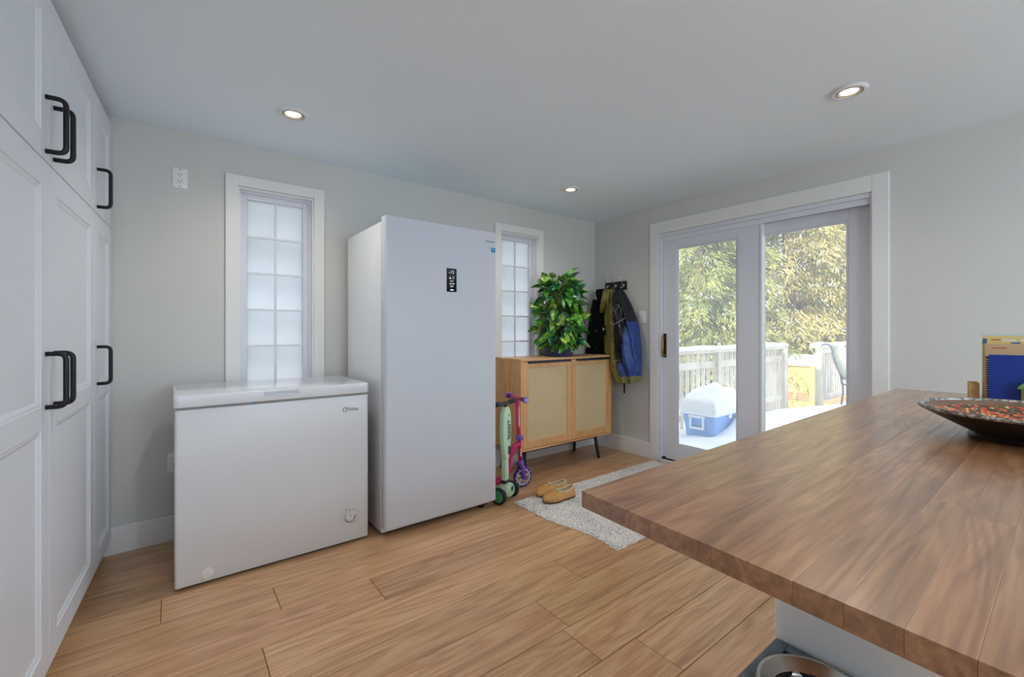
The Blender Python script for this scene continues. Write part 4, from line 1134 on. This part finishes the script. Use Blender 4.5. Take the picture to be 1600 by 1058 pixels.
t = thing('winter_jacket', 'olive, black and blue winter jacket hanging nearest the patio door', 'jacket', (0, 0, 0), group='garments on the coat rack')
obj('body', loft(rings([(1.60, 2.95, 2.86, .05, .06), (1.55, 2.965, 2.80, .035, .10), (1.44, 2.962, 2.74, .025, .12), (1.30, 2.960, 2.72, .022, .13), (1.10, 2.958, 2.70, .022, .14), (.98, 2.955, 2.69, .022, .14), (.86, 2.90, 2.67, .022, .135), (.78, 2.84, 2.655, .022, .12)], amp=.010)), m_olive, t)
obj('hood', loft(rings([(1.612, 2.95, 2.875, .085, .05), (1.57, 2.962, 2.855, .075, .085), (1.50, 2.965, 2.86, .085, .095), (1.43, 2.975, 2.90, .10, .07), (1.385, 2.985, 2.94, .12, .03)], amp=.012)), m_olive, t)
tube('zip_trim', smooth_path([(XR - .16, 2.865, 1.60), (XR - .185, 2.86, 1.52), (XR - .19, 2.855, 1.44), (XR - .18, 2.875, 1.36), (XR - .175, 2.85, 1.15), (XR - .175, 2.83, .95)], 5), .006, m_olive_l, t)
boxes('patch', [(XR - .186, XR - .170, 2.895, 2.93, 1.16, 1.25)], m_blk, t, .004, 2)
boxes('patch_logo', [(XR - .1875, XR - .185, 2.903, 2.921, 1.205, 1.23)], M('patch_white', S(206, 208, 214), .6), t)
def sl_mat(c, i, k):
    z, y_ = c.z, c.y
    if z < .775 + (2.62 - y_) * .10: return 2
    yb = 2.60 + (1.27 - z) * .06
    if z < 1.27 + (2.60 - y_) * .6:
        if y_ < yb or z < .90: return 1
    return 0
sl = [(1.60, 2.80, 2.755, .075, .05), (1.57, 2.835, 2.725, .06, .10), (1.50, 2.825, 2.672, .05, .15), (1.42, 2.80, 2.625, .05, .18), (1.33, 2.775, 2.585, .05, .20), (1.22, 2.755, 2.548, .05, .215), (1.08, 2.74, 2.528, .05, .22), (.95, 2.73, 2.515, .05, .22), (.84, 2.71, 2.508, .05, .215), (.76, 2.69, 2.515, .055, .20), (.715, 2.67, 2.53, .06, .17)]
obj('sleeve', loft(rings(sl, sub=9, n=110, amp=.013), mi=sl_mat), [m_navyj, m_bluej, m_olive_l], t)
obj('front_panel', loft(rings([(1.13, 2.785, 2.75, .16, .085), (1.00, 2.783, 2.73, .16, .10), (.88, 2.775, 2.70, .16, .10), (.78, 2.755, 2.67, .155, .095), (.705, 2.72, 2.645, .15, .085)], amp=.005)), m_olive, t)
tube('seam_piping', smooth_path([(XR - .268, 2.76, 1.285), (XR - .275, 2.73, 1.262), (XR - .278, 2.70, 1.262), (XR - .270, 2.65, 1.285), (XR - .24, 2.61, 1.32)], 5), .0035, M('reflective_piping', S(150, 152, 150), .4), t)
tube('seam_piping', smooth_path([(XR - .272, 2.735, .895), (XR - .278, 2.69, .915), (XR - .272, 2.64, .93)], 5), .0035, M('reflective_piping', S(150, 152, 150), .4), t)
boxes('pull_strap', [(XR - .14, XR - .13, 2.692, 2.706, .60, .72)], m_blk, t, .002)

# ------------------------------------------------------------------ outdoors: deck, snow, railing
def ymax(x):
    return 3.04 if x < 7.98 else (3.04 - (x - 7.98) * (3.04 - 2.68) / .44 if x < 8.42 else 2.68)
m_deckw = wood('weathered_deck', S(150, 138, 122), S(186, 174, 156), S(206, 196, 178), along=(2, 20, 20), rough=.8, valvar=.1)
m_rail = wood('weathered_rail', S(168, 156, 140), S(204, 194, 178), S(220, 212, 198), along=(2, 12, 2), rough=.8, valvar=.08, huevar=.004, bump=.05)
dk = prism('deck', [(XR + WT, -4.5), (13.0, -4.5), (13.0, 2.82), (8.45, 2.82), (8.02, 3.16), (XR + WT, 3.16)], -.26, -.15, 'Z', m_deckw)
tag(dk, 'raised wooden deck outside the patio door under snow', 'deck', kind='structure')
def snow_h(x, y):
    e = max(0, min(1, (ymax(x) - y) / .5))
    h = -.06 + .085 * (e * e * (3 - 2 * e)) + .045 * math.exp(-((x - 4.6) / 1.1) ** 2)
    h += .035 * nz(x * .9, y * .9, 0) + .016 * nz(x * 3.2, y * 3.2, 4) + .006 * nz(x * 9, y * 9, 8)
    h += .26 * math.exp(-((x - 5.0) ** 2 / .06 + (y - 2.27) ** 2 / .022)) + .04 * math.exp(-((x - 4.45) ** 2 + (y - 2.2) ** 2) / .06) + .03 * nz(x * 7, y * 7, 2) * math.exp(-((x - 4.8) ** 2 + (y - 2.2) ** 2) / .2)
    return h
bm = bmesh.new(); NX, NY = 190, 150; X0, X1, YA, YZ = XR + WT + .005, 12.9, -3.2, 3.04
G = {}
def gv(i, j):
    if (i, j) not in G:
        x = X0 + (X1 - X0) * (i / NX) ** 1.35; y = YA + (YZ - YA) * j / NY
        y = min(y, ymax(x))
        G[(i, j)] = bm.verts.new((x, y, snow_h(x, y)))
    return G[(i, j)]
for i in range(NX):
    xa = X0 + (X1 - X0) * ((i + .5) / NX) ** 1.35
    for j in range(NY):
        yj = YA + (YZ - YA) * j / NY
        if yj < ymax(xa) - .001:
            f = bm.faces.new((gv(i, j), gv(i + 1, j), gv(i + 1, j + 1), gv(i, j + 1))); f.smooth = True
bmesh.ops.remove_doubles(bm, verts=bm.verts, dist=1e-5)
bed = [e for e in bm.edges if len(e.link_faces) == 1]
ex = bmesh.ops.extrude_edge_only(bm, edges=bed)
for v in [g for g in ex['geom'] if isinstance(g, bmesh.types.BMVert)]: v.co.z = -.149
bmesh.ops.recalc_face_normals(bm, faces=bm.faces)
ds = obj('deck_snow', bm, m_snow); tag(ds, 'deep smooth snow lying on the deck outside the patio door', 'snow', kind='stuff')

def snow_strip(name, p0, p1, w, z, h, parent, seed=0):
    p0, p1 = Vector(p0), Vector(p1); dv = (p1 - p0); L_ = dv.length; dv.normalize(); nv = Vector((-dv.y, dv.x))
    n = max(4, int(L_ / .12)); rgs = []
    for i in range(n + 1):
        c = p0 + dv * L_ * i / n; hh = h * (1 + .35 * nz(c.x * 2, c.y * 2, seed)); ww = w * (1 + .06 * nz(c.x * 3, c.y * 3, seed + 5)); rg = []
        for k in range(9):
            a = PI * k / 8; rg.append((c.x + nv.x * ww / 2 * math.cos(a), c.y + nv.y * ww / 2 * math.cos(a), z + hh * math.sin(a) ** .6))
        rgs.append(rg)
    return obj(name, loft(rgs), m_snow, parent)
def railing(label, p0, p1, posts, style):
    p0, p1 = Vector(p0), Vector(p1); ang = math.atan2(p1.y - p0.y, p1.x - p0.x); L_ = (p1 - p0).length
    t = thing('deck_railing', label, 'railing', (p0.x, p0.y, -.15), ang, 'deck railings')
    zb = .15
    boxes('cap_board', [(-.02, L_ + .02, -.07, .07, .905 + zb, .945 + zb)], m_rail, t, .003)
    sn = snow_strip('cap_snow', (-.02, 0, 0), (L_ + .02, 0, 0), .15, .944 + zb, .055, t, ang)
    if style == 'tall':
        rl_ = [(.705, .795), (.07, .15)]
    elif style == 'head':
        rl_ = [(.80, .90), (.05, .12)]
    else:
        rl_ = [(.82, .90), (.04, .12)]
    for a, b in rl_: boxes('rail', [(0, L_, -.045, -.008, a + zb, b + zb)], m_rail, t, .003)
    for q in posts: boxes('post', [(q - .045, q + .045, -.09, -.0, .0, .905 + zb)], m_rail, t, .004)
    n = int(L_ / .125); me = None
    for i in range(1, n):
        x = L_ * i / n
        if any(abs(x - q) < .07 for q in posts): continue
        if me is None:
            b = boxes('baluster', [(-.019, .019, -.006, .030, 0, .0)], m_rail, t) if False else boxes('baluster', [(-.019, .019, -.007, .028, .0 if style == 'tall' else .05 + zb - .05, .903 + zb)], m_rail, t, .002, loc=(x, 0, 0)); me = b.data
        else:
            b = bpy.data.objects.new('baluster', me); link(b, t); b.location = (x, 0, 0)
    return t
railing('snow capped wooden deck railing running behind the blue cooler', (3.80, 3.10), (8.02, 3.10), (.08, 2.05, 4.19), 'tall')
railing('short angled deck railing section at the deck corner', (8.06, 3.08), (8.42, 3.66), (.05, .46), 'head')
railing('wooden deck railing section behind the patio chair', (8.47, 2.75), (12.9, 2.75), (.03, 2.2, 4.38), 'low')

# cooler
t = thing('cooler', 'blue and white picnic cooler buried under snow on the deck', 'cooler', (4.775, 2.56, .03), 0)
CS = 1.16
m_cool = M('cooler_blue', S(120, 164, 220), .45, var=.04); m_coolw = M('cooler_white', S(232, 236, 242), .4)
def taper(z, lx, ly, r=.04): return [(x, y, z) for x, y in rrect(-lx * CS, lx * CS, -ly * CS, ly * CS, r, 5)]
obj('body', loft([taper(0, .225, .135), taper(.04, .232, .140), taper(.245, .255, .160), taper(.262, .262, .166)]), m_cool, t)
obj('lid', loft([taper(.262, .268, .172), taper(.268, .272, .176), taper(.31, .272, .176), taper(.322, .262, .166)]), m_coolw, t)
h_ = boxes('handle', [(-.318, -.292, -.080, -.062, .13, .25), (-.318, -.292, .062, .080, .13, .25), (-.318, -.290, -.080, .080, .112, .133), (-.318, -.296, -.092, .092, .232, .258)], m_coolw, t, .003)
for yy in (-.12,): boxes('latch', [(-.01, .03, -.212, -.19, .225, .29)], m_coolw, t, .003)
bm = bmesh.new(); N1, N2 = 26, 18; G2 = []
for i in range(N1 + 1):
    row = []
    for j in range(N2 + 1):
        u, v = -1 + 2 * i / N1, -1 + 2 * j / N2
        x, y = .275 * CS * u, .180 * CS * v
        e = (max(0, 1 - abs(u) ** 5)) ** .5 * (max(0, 1 - abs(v) ** 5)) ** .5
        hh = .300 + e * (.215 + .045 * math.sin(u * 2.6 + .6) + .05 * nz(u * 1.7, v * 1.7, 2) + .02 * nz(u * 5, v * 5, 6))
        row.append(bm.verts.new((x * (1 + .03 * e), y * (1 + .03 * e), hh)))
    G2.append(row)
for i in range(N1):
    for j in range(N2):
        f = bm.faces.new((G2[i][j], G2[i + 1][j], G2[i + 1][j + 1], G2[i][j + 1])); f.smooth = True
obj('snow_cap', bm, m_snow, t)

# patio chair
t = thing('patio_chair', 'grey metal sling patio chair with snow on its seat', 'chair', (8.34, 2.04, .0), R(-37.5))
m_fr = M('chair_frame_grey', S(112, 112, 130), .4, metal=.4); m_sling = M('sling_fabric', S(206, 210, 198), .8, var=.05, vscale=60)
back = [(.02, .43), (-.06, .56), (-.13, .74), (-.165, .90), (-.20, .965), (-.27, .985), (-.33, .96)]
for s in (0, .50):
    tube('side_frame', smooth_path([(.50, s, .40), (.42, s, .385), (.18, s, .37), (.02, s, .43)] + [(a, s, b) for a, b in back[1:]], 5), .014, m_fr, t, 8)
    tube('leg', smooth_path([(-.09, s, .64), (-.03, s, .50), (.00, s, .38), (.02, s, .20), (-.01, s, .0)], 5), .015, m_fr, t, 8)
    tube('leg', smooth_path([(.44, s, .60), (.50, s, .45), (.50, s, .2), (.53, s, .0)], 5), .015, m_fr, t, 8)
    tube('armrest', smooth_path([(-.10, s, .61), (.05, s, .625), (.30, s, .625), (.44, s, .60)], 4), .016, m_fr, t, 8)
tube('cross_bar', [(.0, 0, .33), (.0, .5, .33)], .012, m_fr, t); tube('cross_bar', [(.50, 0, .30), (.50, .5, .30)], .012, m_fr, t)
prof = smooth_path([(.46, 0, .395), (.30, 0, .382), (.14, 0, .372), (.02, 0, .43)] + [(a, 0, b) for a, b in back[1:5]], 5)
bm = loft([[(p.x, .012, p.z), (p.x, .488, p.z), (p.x + .006, .488, p.z + .006), (p.x + .006, .012, p.z + .006)] for p in prof]); obj('sling', bm, m_sling, t)
rgs = []
for i in range(13):
    u = i / 12; x = .02 + .46 * u; zt = .375 + .15 * math.sin(PI * min(1, .12 + u * .85)) ** .7
    rgs.append([(x, .25 + .22 * math.cos(a), .385 + (zt - .385) * math.sin(a) ** .6 if a <= PI else .385) for a in [PI * k / 10 for k in range(11)]])
obj('seat_snow', loft(rgs), m_snow, t)

# ground, garden box
bm = bmesh.new(); N = 60; G3 = []
for i in range(N + 1):
    row = []
    for j in range(N + 1):
        x, y = -30 + 110 * i / N, -50 + 100 * j / N
        row.append(bm.verts.new((x, y, -.85 + .25 * nz(x * .12, y * .12, 3) + max(0, (x - 14)) * .012)))
    G3.append(row)
for i in range(N):
    for j in range(N):
        f = bm.faces.new((G3[i][j], G3[i + 1][j], G3[i + 1][j + 1], G3[i][j + 1])); f.smooth = True
gr = obj('ground', bm, m_snow); tag(gr, 'snow covered garden ground beyond the deck', 'ground', kind='structure')
m_sunw = wood('yellow_timber', S(196, 156, 96), S(220, 182, 120), S(232, 202, 146), along=(10, 2, 10), rough=.8, valvar=.1)
m_redw = M('red_painted_board', S(204, 142, 112), .7)
t = thing('garden_box', 'sunlit yellow timber garden box with snow on top beyond the railing', 'garden box', (12.6, 4.15, -.9), R(10))
for i in range(7):
    boxes('plank', [(-.03, .0, -1.2, 1.2, i * .175 + .003, i * .175 + .172)], m_redw if i == 2 else m_sunw, t, .004)
    boxes('plank', [(0, 1.4, -1.2, -1.17, i * .175 + .003, i * .175 + .172)], m_sunw, t, .004)
for yy in (-1.17, 0, 1.17): boxes('post', [(-.08, -.03, yy - .05, yy + .05, 0, 1.26)], m_sunw, t, .004)
rgs = []
for i in range(15):
    y_ = -1.28 + 2.56 * i / 14; h_ = .26 * max(0, 1 - (abs(y_) / 1.28) ** 4) ** .5
    rgs.append([(.68 + .80 * math.cos(a), y_, 1.22 + (h_ + .03 * nz(y_ * 2, a, 1)) * math.sin(a) ** .5) for a in [PI * k / 10 for k in range(11)]])
obj('box_snow', loft(rgs), m_snow, t)

# ------------------------------------------------------------------ spruces
def needle(name, c, c2):
    m = bpy.data.materials.new(name); m.use_nodes = True
    nt = m.node_tree; L = nt.links.new; p = nt.nodes['Principled BSDF']; p.inputs['Roughness'].default_value = .7; p.inputs['Specular IOR Level'].default_value = .2
    tc = nt.nodes.new('ShaderNodeTexCoord'); n = nt.nodes.new('ShaderNodeTexNoise'); n.inputs['Scale'].default_value = 1.6; n.inputs['Detail'].default_value = 6; L(tc.outputs['Object'], n.inputs[0])
    cr = nt.nodes.new('ShaderNodeValToRGB'); cr.color_ramp.elements[0].position = .38; cr.color_ramp.elements[0].color = c; cr.color_ramp.elements[1].position = .62; cr.color_ramp.elements[1].color = c2
    L(n.outputs[0], cr.inputs[0]); L(cr.outputs[0], p.inputs['Base Color']); return m
m_n1 = needle('needles_olive', S(150, 142, 92), S(214, 200, 140))
m_n2 = needle('needles_green', S(122, 136, 88), S(190, 188, 118))
m_bark = M('spruce_bark', S(150, 132, 104), .9, var=.2, vscale=8, bump=.6, bscale=12)
def spruce(label, loc, hgt, br, seed, mat, nb=210, ns=125, z0=.5, snow=.10, gap=None):
    g = np.random.default_rng(seed)
    t = thing('spruce_tree', label, 'tree', loc, 0, 'spruce trees beyond the deck')
    bm = bmesh.new(); pts = [(0.05 * math.sin(q), .05 * math.cos(q * 1.7), hgt * q / 8) for q in range(9)]
    add_tube(bm, pts, [max(.02, .19 * (hgt / 10) * (1 - q / 8.4)) for q in range(9)], 12); obj('trunk', bm, m_bark, t)
    hf = z0 / hgt + (1 - z0 / hgt) * g.random(nb) ** 2.1
    az = np.arange(nb) * 2.39996 + g.normal(0, .3, nb)
    Ln = br * (1 - hf) ** .75 * g.uniform(.75, 1.1, nb) + .25
    bi = np.repeat(np.arange(nb), ns); s = g.uniform(.08, 1, nb * ns) ** .8
    L_ = Ln[bi]; a = az[bi]
    rad = s * L_
    zz = hf[bi] * hgt + .10 * L_ * np.sin(s * 2.2) - .34 * L_ * s ** 1.6
    lat = g.normal(0, 1, len(s)) * .16 * L_ * (1.15 - s) ** .6 * np.minimum(1, s * 4)
    hang = np.abs(g.normal(0, 1, len(s))) * .16
    ca, sa = np.cos(a), np.sin(a)
    P = np.stack([rad * ca - lat * sa, rad * sa + lat * ca, zz - hang], 1)
    keep = P[:, 2] > .05
    if gap is not None:
        gx, gy, gz, gr_ = gap; keep &= ~(((P[:, 0] - gx) ** 2 + (P[:, 1] - gy) ** 2) ** .5 * .35 + np.abs(P[:, 2] - gz) < gr_)
    P = P[keep]; ca, sa, lat = ca[keep], sa[keep], lat[keep]; n = len(P)
    D = np.stack([ca * .8 - sa * np.sign(lat) * .5, sa * .8 + ca * np.sign(lat) * .5, -.45 - .5 * g.random(n)], 1) + g.normal(0, .25, (n, 3))
    D /= np.linalg.norm(D, axis=1)[:, None]
    ln = g.uniform(.09, .24, n)[:, None]; w = g.uniform(.009, .020, n)[:, None]
    U = np.cross(D, g.normal(0, 1, (n, 3))); U /= np.linalg.norm(U, axis=1)[:, None]
    W = np.cross(D, U)
    V = np.concatenate([np.stack([P, P + D * ln * .45 + U * w, P + D * ln, P + D * ln * .45 - U * w], 1), np.stack([P, P + D * ln * .45 + W * w, P + D * ln, P + D * ln * .45 - W * w], 1)], 0).reshape(-1, 3)
    nf = 2 * n
    me = bpy.data.meshes.new('foliage'); me.vertices.add(len(V)); me.vertices.foreach_set('co', V.astype(np.float32).ravel())
    me.loops.add(nf * 4); me.loops.foreach_set('vertex_index', np.arange(nf * 4, dtype=np.int32))
    me.polygons.add(nf); me.polygons.foreach_set('loop_start', np.arange(0, nf * 4, 4, dtype=np.int32))
    me.materials.append(mat); me.materials.append(m_snow)
    sn = (g.random(n) < snow).astype(np.int32)
    me.polygons.foreach_set('material_index', np.concatenate([sn, sn]))
    me.update(calc_edges=True); me.validate()
    fo_ = bpy.data.objects.new('foliage', me); link(fo_, t)
    return t
def at(px, depth):
    A = R(37.5); l = (px - 800) / 690 * depth
    return (depth * math.sin(A) + l * math.cos(A), depth * math.cos(A) - l * math.sin(A), -.9)
spruce('greener spruce with a bare lower trunk, beyond the railing on the left', at(1093, 13.5), 11, 2.9, 1, m_n2, 300, 230, 1.5, .03)
spruce('large golden green spruce filling the right glass panel', at(1232, 14.0), 12, 3.6, 2, m_n1, 360, 270, .5, .05)
spruce('pale spruce at the far right of the glass door view', at(1375, 15.5), 11, 3.2, 3, m_n1, 260, 200, .5, .06)
spruce('distant spruce standing between the two front spruces', at(1160, 19), 12, 3.6, 4, m_n2, 270, 190, .5, .05)
spruce('distant spruce behind the large golden spruce', at(1290, 21), 10, 3.4, 5, m_n1, 240, 180, .5, .08)
spruce('spruce farthest left behind the cooler and railing', at(1030, 18), 12, 3.4, 6, m_n2, 240, 170, .5, .05)
